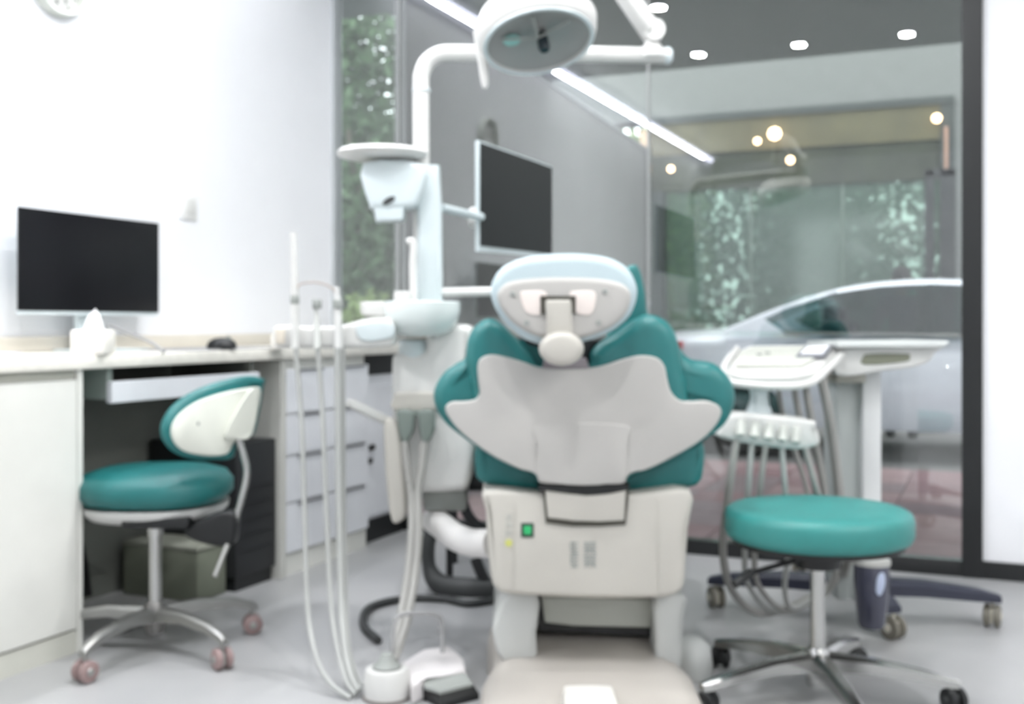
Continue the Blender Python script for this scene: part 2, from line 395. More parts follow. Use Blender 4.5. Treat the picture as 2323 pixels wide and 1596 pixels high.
# ---- trees and shrubs
leafm = [mat('dark_green_leaves', (46, 72, 48), 0.7, nscale=1.5, noise=0.35), mat('mid_green_leaves', (66, 92, 60), 0.7, nscale=1.5, noise=0.35), mat('light_green_leaves', (128, 148, 92), 0.7, nscale=1.5, noise=0.3)]
barkm = mat('grey_brown_bark', (104, 98, 88), 0.9, bump=0.5)
def tree(name, label, X, Y, h, crowns, n, leaf, m=0, trunk=0.08, cat='tree'):
    rnd = random.Random(int(X * 100 + Y * 31))
    t = thing(name, label, cat, (X, Y, GZ - 0.03), 'world', group='greenery outside the glass')
    bm = B(); tube(bm, catmull([(X, Y, GZ - 0.03), (X + .05, Y, GZ + h * .35), (X - .04, Y + .05, GZ + h * .8)], 4), [trunk * (1 - .06 * i) for i in range(9)], 8)
    for k in range(4):
        a = k * 1.7; tube(bm, [(X, Y, GZ + h * (.35 + .08 * k)), (X + math.cos(a) * .3 * h * .4, Y + math.sin(a) * .3 * h * .4, GZ + h * (.55 + .08 * k))], [trunk * .5, trunk * .2], 6)
    obj('trunk', bm, barkm, t)
    vs, fs = [], []
    for i in range(n):
        cx, cy, cz, rr = rnd.choice(crowns)
        while True:
            p = Vector((rnd.uniform(-1, 1), rnd.uniform(-1, 1), rnd.uniform(-1, 1)))
            if p.length < 1: break
        p = Vector((X + cx, Y + cy, GZ + cz)) + p * rr * (0.75 + .25 * rnd.random())
        u = Vector((rnd.gauss(0, 1), rnd.gauss(0, 1), rnd.gauss(0, 1))).normalized(); v = u.orthogonal().normalized()
        l = leaf * rnd.uniform(.6, 1.3); b = len(vs)
        vs += [p - u * l, p + v * l * .45, p + u * l, p - v * l * .45]; fs.append((b, b + 1, b + 2, b + 3))
    me = bpy.data.meshes.new('foliage'); me.from_pydata([tuple(v - FR[t.name]) for v in vs], [], fs); me.materials.append(leafm[m])
    o = bpy.data.objects.new('foliage', me); COL.objects.link(o); o.parent = t
    return t
tree('broadleaf_tree', 'tall dark green tree filling the gap at the left edge of the glass', -5.0, 8.2, 3.4, [(0, 0, 2.3, .7), (-.3, .2, 3.0, .7), (0, 0, 3.6, .6), (-.5, 0, 3.5, .6), (.25, -.2, 1.7, .7), (-.2, 0, 1.2, .7), (.2, .3, .9, .6)], 9500, .06, 1)
tree('flowering_shrub', 'lighter green shrub low at the left edge of the glass', -4.1, 6.9, 1.6, [(0, 0, 1.05, .3), (.1, .1, .7, .35), (-.15, .1, .8, .3)], 2200, .035, 2, .03, 'shrub')
tree('evergreen_tree', 'dark evergreen behind the left end of the grey wall', -7.9, 12.5, 4.2, [(0, 0, 2.3, 1.3), (.5, 0, 1.3, 1.2), (-.8, .2, 1.9, 1.1), (0, 0, 3.4, 1.0)], 6200, .09, 0)
tree('slender_tree', 'pale green tree seen dimly behind the left shop pane', -4.6, 15.4, 4.0, [(0, 0, 3.0, 1.1), (.1, 0, 1.9, 1.1), (0, 0, .9, 1.1)], 4500, .10, 2)
tree('bushy_tree', 'mid green bushy tree seen dimly behind the middle shop pane', -2.2, 15.6, 4.0, [(0, 0, 2.8, 1.15), (.1, .2, 1.8, 1.15), (0, 0, .9, 1.1)], 4500, .10, 1)
tree('young_tree', 'mid green tree seen behind the right shop pane near the gate', 0.2, 15.4, 4.0, [(0, 0, 2.8, 1.1), (.1, .1, 1.8, 1.15), (0, 0, .9, 1.1)], 4500, .10, 1)
tree('tall_hedge', 'tall dark hedge closing the view behind the three trees', -2.2, 17.4, 4.4, [(x * .9, 0, z, 1.0) for x in range(-5, 6) for z in (.8, 2.0, 3.2)], 9000, .12, 0, .1, 'hedge')

# ---- parked car (world frame; length along X, near side at Y=CY0)
CY0, CW = 9.35, 1.76
YC = CY0 + CW / 2
carp = mat('silver_white_car_paint', (226, 229, 238), 0.25, metal=0.0, coat=0.8)
t = thing('parked_car', 'silver white saloon car parked outside beyond the glass', 'car', (-0.4, YC, GZ - 0.03), 'world')
XR = -2.86
def body_section(x, zt, zs, hw):
    # ring for half-section: from bottom centre round the side to top centre
    g = GZ
    pts = [(0, .22), (hw * .86, .22), (hw * .97, .34), (hw, .55), (hw * .995, zs - .06), (hw * .96, zs), (hw * .90, zs + .03), (hw * .5, zt - .005), (0, zt)]
    ring = [(x, YC - a, g + b) for a, b in pts] + [(x, YC + a, g + b) for a, b in reversed(pts[1:-1])]
    return ring
st = [(0, .80, .72, .62), (.06, .96, .86, .76), (.25, 1.03, .93, .84), (.6, 1.05, .95, .875), (1.0, 1.04, .95, .88), (1.6, 1.02, .94, .88), (2.4, 1.0, .93, .88), (3.2, .99, .92, .88), (3.7, .96, .88, .86), (4.2, .88, .80, .82), (4.55, .76, .70, .72), (4.68, .60, .56, .60)]
bm = B(); prev = None
for (x, zt, zs, hw) in st:
    rg = [bm.verts.new(p) for p in body_section(XR + x, zt, zs, hw)]
    if prev:
        n = len(rg)
        for k in range(n): bm.faces.new((prev[k], prev[(k + 1) % n], rg[(k + 1) % n], rg[k]))
    else: bm.faces.new(rg)
    prev = rg
bm.faces.new(prev)
obj('body', bm, carp, t, angle=50)
# roof and pillars
roofl = [(.78, 1.05), (1.25, 1.25), (1.7, 1.39), (2.1, 1.445), (2.5, 1.455), (2.9, 1.42), (3.25, 1.32), (3.65, 1.12), (3.85, .98)]
def rz(x):
    for (a, za), (b, zb) in zip(roofl, roofl[1:]):
        if a <= x <= b: return za + (zb - za) * (x - a) / (b - a)
    return 1.0
bm = B(); prev = None
for (x, z) in catmull([(a, b, 0) for a, b in roofl], 3) and [(p.x, p.y) for p in catmull([(a, b, 0) for a, b in roofl], 3)]:
    hw = .88 - (z - 1.0) * .52
    if z < 1.06 and False: continue
    pts = [(-hw, z - .045), (-hw + .03, z - .012), (-hw * .5, z + .012), (0, z + .02), (hw * .5, z + .012), (hw - .03, z - .012), (hw, z - .045), (hw - .04, z - .05), (0, z - .02), (-hw + .04, z - .05)]
    rg = [bm.verts.new((XR + x, YC + a, GZ + b)) for a, b in pts]
    if prev:
        n = len(rg)
        if 1.45 < x < 3.05:
            rr = range(n)
        else: rr = [0, 5, 6, 9]   # only side rails where the windscreens are
        for k in rr: bm.faces.new((prev[k], prev[(k + 1) % n], rg[(k + 1) % n], rg[k]))
    prev = rg
obj('roof', bm, carp, t, angle=50)
cgl = glass('car_glass', (0.62, 0.72, 0.70, 1), 0.06)
def sidey(z, s): return YC + s * (.88 - (z - 1.0) * .52 - 0.0)
for s in (-1, 1):
    def SP(x, z): return (XR + x, sidey(z, s) + s * 0.001, GZ + z)
    # quarter (C) pillar panel
    bm = B(); poly = [(.78, 1.02), (1.30, 1.02), (1.12, 1.13), (1.3, 1.22), (1.5, 1.28), (1.7, 1.36), (1.25, 1.225)]
    f1 = [bm.verts.new(SP(*p)) for p in poly]; f2 = [bm.verts.new(Vector(SP(*p)) - Vector((0, s * .03, 0))) for p in poly]
    n = len(poly)
    bm.faces.new(f1); bm.faces.new(f2)
    for k in range(n): bm.faces.new((f1[k], f1[(k + 1) % n], f2[(k + 1) % n], f2[k]))
    obj('rear_pillar', bm, carp, t, False)
    bm = B(); poly = [(1.30, 1.015), (3.60, .985), (3.50, 1.17), (3.2, 1.30), (2.85, 1.385), (2.45, 1.415), (2.05, 1.40), (1.68, 1.345), (1.3, 1.22), (1.12, 1.13)]
    f1 = [bm.verts.new(SP(*p)) for p in poly]; f2 = [bm.verts.new(Vector(SP(*p)) - Vector((0, s * .006, 0))) for p in poly]
    n = len(poly); bm.faces.new(f1); bm.faces.new(f2)
    for k in range(n): bm.faces.new((f1[k], f1[(k + 1) % n], f2[(k + 1) % n], f2[k]))
    obj('side_window', bm, cgl, t, False)
    bm = B(); q = [Vector(SP(2.32, .99)), Vector(SP(2.40, .99)), Vector(SP(2.40, 1.41)), Vector(SP(2.32, 1.41))]
    g = [bm.verts.new(v - Vector((0, s * .012, 0))) for v in q]; h = [bm.verts.new(v - Vector((0, s * .04, 0))) for v in q]
    bm.faces.new(g); bm.faces.new(h)
    for k in range(4): bm.faces.new((g[k], g[(k + 1) % 4], h[(k + 1) % 4], h[k]))
    obj('middle_pillar', bm, mat('grey_pillar_trim', (110, 122, 120), 0.5), t, False)
    obj('belt_trim', tube(B(), [SP(1.3, 1.01), SP(2.4, 1.0), SP(3.6, .98)], .012, 6), STEEL, t)
    obj('tail_lamp', box(B(), XR + .08, XR + .43, YC + s * .80 - .075, YC + s * .80 + .075, GZ + .86, GZ + .94, .02), RED, t)
    for wx in (.98, 3.72):
        c = (XR + wx, YC + s * .80, GZ + .30)
        tr = obj('wheel', lathe(B(), [(.20, -.10), (.30, -.10), (.325, -.06), (.325, .06), (.30, .10), (.20, .10)], c, (0, 1, 0), 28), mat('tyre_rubber', (34, 34, 35), 0.8), t)
        rb = B(); lathe(rb, [(0, -.09), (.06, -.095), (.06, -.02), (.2, -.02), (.215, -.09), (.215, .08), (0, .08)], c, (0, s * -1, 0), 28)
        for k in range(5):
            a = k * 2 * PI / 5; obox(rb, Vector(c) + Vector((0, s * .07, 0)), Vector(c) + Vector((math.cos(a) * .2, s * .075, math.sin(a) * .2)), .04, .03)
        obj('rim', rb, STEEL, tr)
obj('rear_windscreen', bm := None or (lambda b: (b.faces.new([b.verts.new(p) for p in [(XR + .80, YC - .74, GZ + 1.06), (XR + .80, YC + .74, GZ + 1.06), (XR + 1.48, YC + .60, GZ + 1.335), (XR + 1.48, YC - .60, GZ + 1.335)]]), bmesh.ops.solidify(b, geom=b.faces[:], thickness=.006), b)[2])(B()), cgl, t, False)
obj('windscreen', (lambda b: (b.faces.new([b.verts.new(p) for p in [(XR + 3.02, YC - .60, GZ + 1.38), (XR + 3.02, YC + .60, GZ + 1.38), (XR + 3.84, YC + .74, GZ + .99), (XR + 3.84, YC - .74, GZ + .99)]]), bmesh.ops.solidify(b, geom=b.faces[:], thickness=.006), b)[2])(B()), cgl, t, False)
for (a, y) in ((2.85, -.38), (2.85, .38), (1.75, -.38), (1.75, .38)):
    b = B(); box(b, XR + a - .2, XR + a + .0, YC + y - .22, YC + y + .22, GZ + .75, GZ + 1.12, .05); box(b, XR + a - .19, XR + a - .08, YC + y - .12, YC + y + .12, GZ + 1.10, GZ + 1.24, .04)
    obj('car_seat', b, mat('car_seat_cloth', (62, 70, 78), 0.8), t)

# ---- person beyond the car, added in place of a figure reflected in the glass
PXW, PYW = xs_at(2045, 11.5), 11.5
t = thing('person', 'person in dark clothes added behind the silver car for a dark reflected figure', 'person', (PXW, PYW, GZ - 0.03), 'world', rz=PI)
def skin(name, verts, edges, radii, m, parent, sub=2):
    me = bpy.data.meshes.new(name); me.from_pydata([tuple(Vector(v)) for v in verts], edges, [])
    o = bpy.data.objects.new(name, me); COL.objects.link(o); o.parent = parent
    me.materials.append(m)
    md = o.modifiers.new('skin', 'SKIN'); sv = me.skin_vertices[0].data
    for i, r in enumerate(radii): sv[i].radius = (r[0], r[1]) if isinstance(r, tuple) else (r, r)
    sv[0].use_root = True; md.use_smooth_shade = True
    o.modifiers.new('sub', 'SUBSURF').levels = sub; o.modifiers['sub'].render_levels = sub
    return o
K = 0.98
def kk(v): return tuple(c * K for c in v)
clothes = mat('dark_jacket_cloth', (44, 44, 50), 0.9); trous = mat('dark_trouser_cloth', (36, 38, 44), 0.9); skinm = mat('skin_tone', (196, 150, 126), 0.6)
V = [(0, 0, .93), (0, 0, 1.15), (0, 0, 1.36), (0, 0, 1.44), (-.17, 0, 1.37), (-.24, .02, 1.10), (-.23, -.08, .88), (.17, 0, 1.37), (.24, .02, 1.10), (.23, -.08, .88),
     (-.09, 0, .86), (-.11, -.01, .48), (-.11, .02, .10), (.09, 0, .86), (.11, -.01, .48), (.11, .02, .10)]
E = [(0, 1), (1, 2), (2, 3), (2, 4), (4, 5), (5, 6), (2, 7), (7, 8), (8, 9)]
skin('jacket', [kk(v) for v in V[:10]], E, [(.15, .11), (.13, .10), (.16, .11), (.06, .06), .07, .052, .04, .07, .052, .04], clothes, t)
skin('trousers', [kk(v) for v in [V[0], V[10], V[11], V[12], V[13], V[14], V[15]]], [(0, 1), (1, 2), (2, 3), (0, 4), (4, 5), (5, 6)], [(.14, .11), .09, .065, .05, .09, .065, .05], trous, t)
hb = B()
def hl(z, o=(0, 0)): return Vector((o[0], o[1], z)) * K
lathe(hb, [(0, -.115), (.045, -.105), (.062, -.07), (.07, -.02), (.076, .03), (.07, .08), (.045, .11), (0, .12)], Vector((0, 0, 1.585)) * K, seg=20, sx=1, sy=1.2)
lathe(hb, [(.05, -.09), (.048, .03)], Vector((0, 0, 1.46)) * K, seg=14)
lathe(hb, [(0, -.02), (.013, -.01), (.008, .03), (0, .035)], Vector((0, -.10, 1.575)) * K, (0, 0, 1), 8)
for s in (-1, 1): lathe(hb, [(0, -.035), (.012, -.02), (.016, .01), (0, .03)], Vector((s * .08, .005, 1.58)) * K, (0, 0, 1), 8)
bmesh.ops.translate(hb, verts=hb.verts[:], vec=FR[t.name]); hd = obj('head', hb, skinm, t)
fb = B()
for s in (-1, 1): lathe(fb, [(0, -.008), (.01, 0), (0, .008)], FR[t.name] + Vector((s * .028, -.082, 1.595)) * K, (0, 1, 0), 10)
obox(fb, FR[t.name] + Vector((-.025, -.083, 1.53)) * K, FR[t.name] + Vector((.025, -.083, 1.53)) * K, .008, .006)
obj('eyes_and_mouth', fb, BLACK, hd)
hb = B(); lathe(hb, [(.07, -.09), (.084, -.03), (.09, .03), (.08, .085), (.05, .122), (0, .135)], FR[t.name] + Vector((0, .026, 1.59)) * K, seg=20, sx=1, sy=1.15)
obj('hair', hb, mat('black_hair', (28, 26, 26), 0.7), t)
for s in (-1, 1):
    h0 = Vector((s * .23, -.09, .86)) * K
    vs = [h0, h0 + Vector((0, -.01, -.07))]; es = [(0, 1)]; rs = [(.026, .034), (.036, .018)]
    for k in range(4):
        b = h0 + Vector((0, -.034 + .02 * k, -.085)); L = (.07, .08, .076, .06)[k]; i = len(vs)
        vs += [b, b + Vector((-s * .006, -.004, -L * .5)), b + Vector((-s * .02, -.006, -L * .95))]; es += [(1, i), (i, i + 1), (i + 1, i + 2)]; rs += [.009, .0085, .007]
    i = len(vs); vs += [h0 + Vector((-s * .008, -.04, -.04)), h0 + Vector((-s * .014, -.055, -.08))]; es += [(0, i), (i, i + 1)]; rs += [.011, .008]
    skin('hand', vs, es, rs, skinm, t, 1)
    b = B(); o0 = FR[t.name]
    box(b, o0.x + s * .105 - .045, o0.x + s * .105 + .045, o0.y - .17, o0.y + .09, o0.z, o0.z + .085, .03); obj('shoe', b, BLACK, t)
# ------------------------------------------------------------------ desk run along the left wall (world frame)
FX = -2.16      # front plane of the cabinets
CT = 0.768      # worktop top
wt = thing('worktop', 'long cream worktop running along the left wall to the glass, with a drawer below', 'worktop', (-2.35, 1.7, 0.62), 'world')
b = B(); box(b, WX + 0.002, FX + 0.012, -0.4, 3.985, CT - 0.036, CT, 0.004); obj('top_slab', b, COUNTER, wt)
b = B(); box(b, WX + 0.001, WX + 0.02, -0.4, 3.985, CT + .0005, CT + 0.045, 0.003); solo('backsplash', b, mat('beige_upstand', (214, 208, 196), .5), 'low beige upstand where the worktop meets the wall', 'upstand', 'world')
t = thing('base_cabinet', 'plain white cabinet under the worktop at the left edge', 'cabinet', ((WX + FX) / 2, 0.9, 0), 'world')
obj('carcass', box(B(), WX + 0.005, FX - 0.02, -0.39, 2.17, 0.06, CT - 0.037, 0.001), CAB, t, False)
obj('side_panel', box(B(), WX + 0.005, FX, 2.171, 2.189, 0, CT - 0.037, 0.001), CAB, t, False)
for (a, bb) in ((-.39, .62), (.624, 2.168)):
    obj('door', box(B(), FX - 0.019, FX, a, bb, 0.064, CT - 0.062, 0.0015), CAB, t, False)
obj('plinth', box(B(), WX + 0.005, FX - 0.004, -0.39, 2.17, 0, 0.058), mat('off_white_plinth', (206, 206, 196), 0.5), t, False)
obj('finger_rail', box(B(), FX - 0.03, FX - 0.008, -0.39, 2.168, CT - 0.06, CT - 0.038), mat('finger_rail_grey', (176, 176, 166), 0.5), t, False)  # plain grey rail above the doors
# knee space: back panel and keyboard drawer
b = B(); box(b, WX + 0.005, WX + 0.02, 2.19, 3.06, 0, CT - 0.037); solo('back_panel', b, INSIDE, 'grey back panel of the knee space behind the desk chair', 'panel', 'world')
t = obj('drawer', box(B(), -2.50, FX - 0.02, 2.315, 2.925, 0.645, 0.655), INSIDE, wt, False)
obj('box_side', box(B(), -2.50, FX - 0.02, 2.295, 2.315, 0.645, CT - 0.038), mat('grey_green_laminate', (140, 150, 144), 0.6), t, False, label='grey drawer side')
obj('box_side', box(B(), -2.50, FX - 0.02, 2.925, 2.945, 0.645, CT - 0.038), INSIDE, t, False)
obj('drawer_front', box(B(), FX - 0.02, FX, 2.293, 2.947, 0.636, 0.694, 0.002), CABC, t, False)
b = B(); lathe(b, [(0, -.001), (.006, -.001), (.006, .002), (0, .002)], (-2.27, 2.294, .69), (0, -1, 0), 12); obj('cam_hole', b, DARK, t)
b = B(); box(b, -2.46, -2.22, 2.40, 2.86, 0.6555, 0.675, .004); solo('keyboard', b, BLACK, 'black keyboard lying in the drawer under the worktop', 'keyboard', 'world')
# drawer units
t = thing('drawer_unit', 'white unit of shallow drawers right of the computer tower', 'drawer unit', (-2.35, 3.35, 0), 'world')
obj('carcass', box(B(), WX + 0.005, FX - 0.021, 3.095, 3.63, 0.07, CT - 0.037), CAB, t, False)
obj('end_panel', box(B(), WX + 0.005, FX, 3.062, 3.094, 0.0, CT - 0.037, .002), mat('grey_white_laminate', (196, 196, 190), .5), t, False)
obj('plinth', box(B(), WX + 0.005, FX - 0.012, 3.095, 3.63, 0, 0.07), CAB, t, False)
zs = [0.075, 0.245, 0.405, 0.545, 0.70]
hm = mat('slim_grey_pull', (108, 110, 114), 0.4, metal=.6)
for ci, (a, bb) in enumerate(((3.098, 3.345), (3.349, 3.628))):
    for k in range(4):
        d = obj('drawer', box(B(), FX - 0.02, FX, a, bb, zs[k] + .002, zs[k + 1] - .004, .002), CABC, t, False)
        obj('handle', box(B(), FX + .0, FX + .006, a + .06, bb - .03, zs[k + 1] - .010, zs[k + 1] - .005), hm, d, False)
t = thing('end_cabinet', 'white cabinet with a black kick board beside the glass', 'cabinet', (-2.38, 3.73, 0), 'world')
obj('carcass', box(B(), WX + 0.005, FX - 0.06, 3.634, 3.985, 0.085, CT - 0.12), CABC, t, False)
obj('door', box(B(), FX - 0.06, FX - 0.045, 3.64, 3.983, 0.10, CT - 0.16, .002), CABC, t, False)
obj('kick_board', box(B(), WX + 0.005, FX - 0.05, 3.634, 3.98, 0.0, 0.083), BLACK, t, False, label='black kick board')
obj('recess_shade_box', box(B(), WX + 0.01, FX - 0.062, 3.64, 3.985, CT - 0.119, CT - 0.038), BLACK, t, False)  # black box standing in for the shade of an open recess
for (y, z) in ((3.70, .36), (3.68, .31)):
    obj('hinge', box(B(), FX - 0.046, FX - 0.03, y, y + .035, z, z + .02, .003), BLACK, t)
# computer tower and grey box in the knee space
t = thing('computer_tower', 'black computer tower standing in the knee space under the worktop', 'computer', (-2.33, 2.97, 0), 'world')
obj('stand', box(B(), -2.50, -2.19, 2.86, 3.05, 0.0, 0.045), BLACK, t, False)
obj('case', box(B(), -2.52, -2.175, 2.845, 3.058, 0.046, 0.47, .006), mat('black_pc_steel', (30, 32, 34), .5), t)
b = B()
for k in range(5): box(b, -2.176, -2.172, 2.87, 3.03, .12 + k * .05, .125 + k * .05)
obj('front_slot', b, BLACK, t, False)
t = thing('grey_carton', 'grey green box on the floor in front of the computer tower', 'box', (-2.35, 2.76, 0), 'world')
obj('carton_body', box(B(), -2.50, -2.21, 2.70, 2.84, 0.0, 0.155, .004), mat('grey_green_card', (118, 122, 108), .8), t)
obj('carton_lid', box(B(), -2.503, -2.207, 2.698, 2.842, 0.155, 0.17, .003), mat('pale_card', (150, 152, 140), .8), t)
b = B()
for k in range(4):
    tube(b, catmull([(-2.53 + .012 * k, 2.38 + .03 * k, .60), (-2.50, 2.40 + .02 * k, .36), (-2.47 + .02 * k, 2.44, .20), (-2.50, 2.50 + .02 * k, .03)], 6), .008, 7)
solo('cable_bundle', b, BLACK, 'black cables hanging at the back of the knee space', 'cables', 'world')

# on the worktop
t = thing('desk_monitor', 'white backed computer monitor with dark screen on the worktop', 'monitor', (-2.50, 2.56, CT), 'world')
def wz(x, y, X):
    k = (x - CX) / F; d = X / (-sn + cs * k); return d * (cs + sn * k), H - (y - HY) / F * d
MX = -2.455
ya, za = wz(42, 468, MX); yb, zb = wz(360, 517, MX); _, zc = wz(48, 704, MX)
obj('case', box(B(), MX - .03, MX - .004, ya + .02, yb - .01, zc, za - .006, .004), COOLW, t)
obj('screen', box(B(), MX - .006, MX + .001, ya, yb, zc, za, .001), SCREEN, t)
obj('chin', box(B(), MX - .012, MX - .001, ya, yb, zc - .010, zc - .0003, .002), COOLW, t)
obj('stand_neck', box(B(), MX - .05, MX - .03, 2.50, 2.60, CT + .006, zc + .1, .004), COOLW, t)
obj('stand_base', box(B(), MX - .07, MX + .10, 2.44, 2.66, CT + .0005, CT + .008, .003), COOLW, t)
b = B(); tube(b, catmull([C(248, 738, 3.25), C(290, 755, 3.2), C(340, 775, 3.15), C(372, 797, 3.12)], 6), .005, 8); solo('monitor_cable', b, mat('grey_cable', (150, 150, 150), .5), 'grey cable curving down from the monitor to the worktop', 'cable')
t = thing('tissue_box', 'small white tissue box with a tissue standing up in front of the monitor', 'tissue box', C(210, 805, 2.93))
pb = C(210, 805, 2.93); z0 = CT + .0006
b = B(); box(b, pb.x - .045, pb.x + .045, 2.89, 2.98, z0, z0 + .065, .006); obj('carton', b, mat('cream_card', (238, 234, 226), .6), t)
b = B()
n = 10; base = [(pb.x + .022 * math.cos(a * 2 * PI / n) * (1 + .3 * (a % 2)), 2.935 + .02 * math.sin(a * 2 * PI / n) * (1 + .3 * (a % 2)), z0 + .064) for a in range(n)]
mid = [(x * 1 + (pb.x - .004 - x) * .35 + .004 * (i % 2), y + (2.935 - y) * .4, z + .035) for i, (x, y, z) in enumerate(base)]
vb = [b.verts.new(v) for v in base]; vm = [b.verts.new(v) for v in mid]; tp = b.verts.new((pb.x + .006, 2.935, z0 + .072 + .05))
for k in range(n): b.faces.new((vb[k], vb[(k + 1) % n], vm[(k + 1) % n], vm[k])); b.faces.new((vm[k], vm[(k + 1) % n], tp))
obj('tissue', b, mat('white_tissue', (244, 244, 244), .9), t, angle=20)
b = B()
for k in range(4):
    M = Matrix.Translation((-2.34 + .01 * k, 1.86 + .02 * k, CT + .0008 + .0022 * k)) @ Matrix.Rotation(.1 * k - .1, 4, 'Z'); box(b, -.075, .075, -.16, .16, 0, .002, 0, 2, M)
solo('paper_stack', b, mat('lilac_printed_paper', (206, 206, 226), .8, nscale=25, noise=.2), 'lilac printed sheets lying on the worktop at the left edge', 'papers', 'world')
b = B(); box(b, -2.42, -2.17, 2.62, 3.10, CT + .0006, CT + .004, .001); solo('mouse_pad', b, mat('grey_mat', (160, 160, 160), .8), 'thin grey mat on the worktop under the mouse', 'mouse mat', 'world')
t = thing('computer_mouse', 'black computer mouse on the grey mat', 'mouse', C(503, 790, 3.42))
mo = C(503, 793, 3.42); mo.z = CT + .0045; FR[t.name] = mo; t.location = c2w(*mo)
b = B(); lathe(b, [(0, 0), (.045, 0), (.047, .010), (.040, .024), (.022, .033), (0, .036)], mo, seg=24, sx=1, sy=.62); obj('shell', b, BLACK, t)
b = B(); lathe(b, [(0, -.003), (.009, -.003), (.009, .003), (0, .003)], mo + Vector((.02, -.0, .031)), (0, 1, 0), 12); obj('scroll_wheel', b, GREY, t)
b = B(); pp = C(636, 790, 3.6); pp.z = CT + .0006
box(b, pp.x - .025, pp.x + .025, 3.57, 3.63, pp.z, pp.z + .045, .004); solo('small_box', b, mat('cream_card', (238, 234, 226)), 'small cream box on the worktop left of the hanging instruments', 'box')
# wall switch and clock
ys, zsw = wz(427, 470, WX)
t = thing('light_switch', 'white light switch plate on the wall right of the monitor', 'switch', (WX, ys, zsw - .045), 'world')
obj('plate', box(B(), WX + .0005, WX + .009, ys - .04, ys + .04, zsw - .043, zsw + .043, .003), mat('ivory_switch', (226, 226, 224), .5), t)
obj('rocker', box(B(), WX + .009, WX + .013, ys - .022, ys + .022, zsw - .028, zsw + .028, .002), WHITE, t)
yc, zc2 = wz(125, -48, WX)
t = thing('wall_clock', 'round white wall clock at the top left corner', 'clock', (WX, yc, zc2), 'world')
ck = Vector((WX, yc, zc2)); rck = .112
b = B(); lathe(b, [(rck - .014, .004), (rck - .014, .03), (rck - .004, .036), (rck, .028), (rck, .001), (rck - .014, .001)], ck, (1, 0, 0), 40); obj('rim', b, mat('grey_green_rim', (214, 218, 210), .4), t)
b = B(); lathe(b, [(0, .001), (rck - .014, .001), (rck - .014, .006), (0, .006)], ck, (1, 0, 0), 40); obj('dial', b, WHITE, t)
b = B()
for k in range(12):
    a = k * PI / 6; q = ck + Vector((.0075, math.sin(a) * (rck - .028), math.cos(a) * (rck - .028))); obox(b, q, q + Vector((0, math.sin(a) * .01, math.cos(a) * .01)), .003, .002, up=Vector((1, 0, 0)))
obj('hour_marks', b, DARK, t, False)
def wtext(body, size, o, m, parent, name='lettering', right=(0, 1, 0), up=(0, 0, 1), ext=.0005):
    cu = bpy.data.curves.new(name, 'FONT'); cu.body = body; cu.size = size; cu.align_x = 'CENTER'; cu.align_y = 'CENTER'; cu.extrude = ext
    tmp = bpy.data.objects.new(name, cu); COL.objects.link(tmp)
    dg = bpy.context.evaluated_depsgraph_get(); me = bpy.data.meshes.new_from_object(tmp.evaluated_get(dg)); bpy.data.objects.remove(tmp)
    r = Vector(right).normalized(); u = Vector(up).normalized(); n = r.cross(u)
    M = Matrix((r, u, n)).transposed().to_4x4(); M.translation = Vector(o)
    me.transform(M); me.materials.clear(); me.materials.append(m)
    rt = parent
    while rt.parent: rt = rt.parent
    me.transform(Matrix.Translation(-FR[rt.name]))
    ob = bpy.data.objects.new(name, me); COL.objects.link(ob); ob.parent = parent
    return ob
for (s, a) in (('12', 0), ('1', 1), ('2', 2), ('3', 3), ('4', 4), ('5', 5), ('6', 6), ('7', 7), ('8', 8), ('9', 9), ('10', 10), ('11', 11)):
    an = a * PI / 6; wtext(s, .026, ck + Vector((.0075, math.sin(an) * .068, math.cos(an) * .068)), DARK, t, 'numeral')
b = B(); obox(b, ck + Vector((.012, 0, 0)), ck + Vector((.012, .03, .045)), .005, .002, up=Vector((1, 0, 0))); obox(b, ck + Vector((.014, 0, 0)), ck + Vector((.014, -.06, .02)), .004, .002, up=Vector((1, 0, 0)))
obj('hands', b, BLACK, t, False)

# ------------------------------------------------------------------ casters / wheeled bases (cam frame)
def caster(parent, p, r, m, hubm, ang=0.0, drop=0.02):
    """twin wheel caster; p = floor point"""
    ax = Vector((math.cos(ang), math.sin(ang), 0)); c = Vector((p[0], p[1], r + .001))
    b = B()
    for s in (-1, 1): lathe(b, [(0, -.008), (r * .75, -.009), (r, -.005), (r, .005), (r * .75, .009), (0, .008)], c + ax * s * .0135, ax, 20)
    o = obj('caster', b, m, parent)
    b = B(); obox(b, c - ax * .004, c + ax * .004, r * 1.1, r * 1.2, .001)
    for s in (-1, 1): lathe(b, [(0, 0), (r * .38, 0), (r * .3, .0025), (0, .003)], c + ax * s * .0225, ax * s, 14)
    rod(b, c + Vector((0, 0, r * .5)), c + Vector((0, 0, r + drop)), .006)
    obj('hub', b, hubm, o)
# --- round stool, right foreground
t = thing('round_stool', 'round teal topped stool on a five star chrome base in the right foreground', 'stool', (.6935, 2.5, 0))
sc = Vector((.6935, 2.5, 0))
b = B(); lathe(b, [(0, .362), (.19, .362), (.203, .368), (.2085, .382), (.2085, .412), (.204, .426), (.192, .433), (.15, .436), (0, .438)], sc, seg=56); obj('seat', b, TEAL2, t, angle=60)
b = B(); lathe(b, [(.16, .352), (.19, .352), (.19, .3615), (.16, .3615)], sc, seg=40); box(b, sc.x - .07, sc.x + .07, 2.44, 2.56, .335, .353, .004); lathe(b, [(.05, .30), (.055, .336)], sc, seg=20); obj('seat_plate', b, BLACK, t)
b = B(); rod(b, sc + Vector((-.03, -.02, .325)), C(1700, 1300, 2.42), .006); rod(b, C(1705, 1297, 2.42), C(1665, 1325, 2.40), .010); obj('lever', b, BLACK, t)
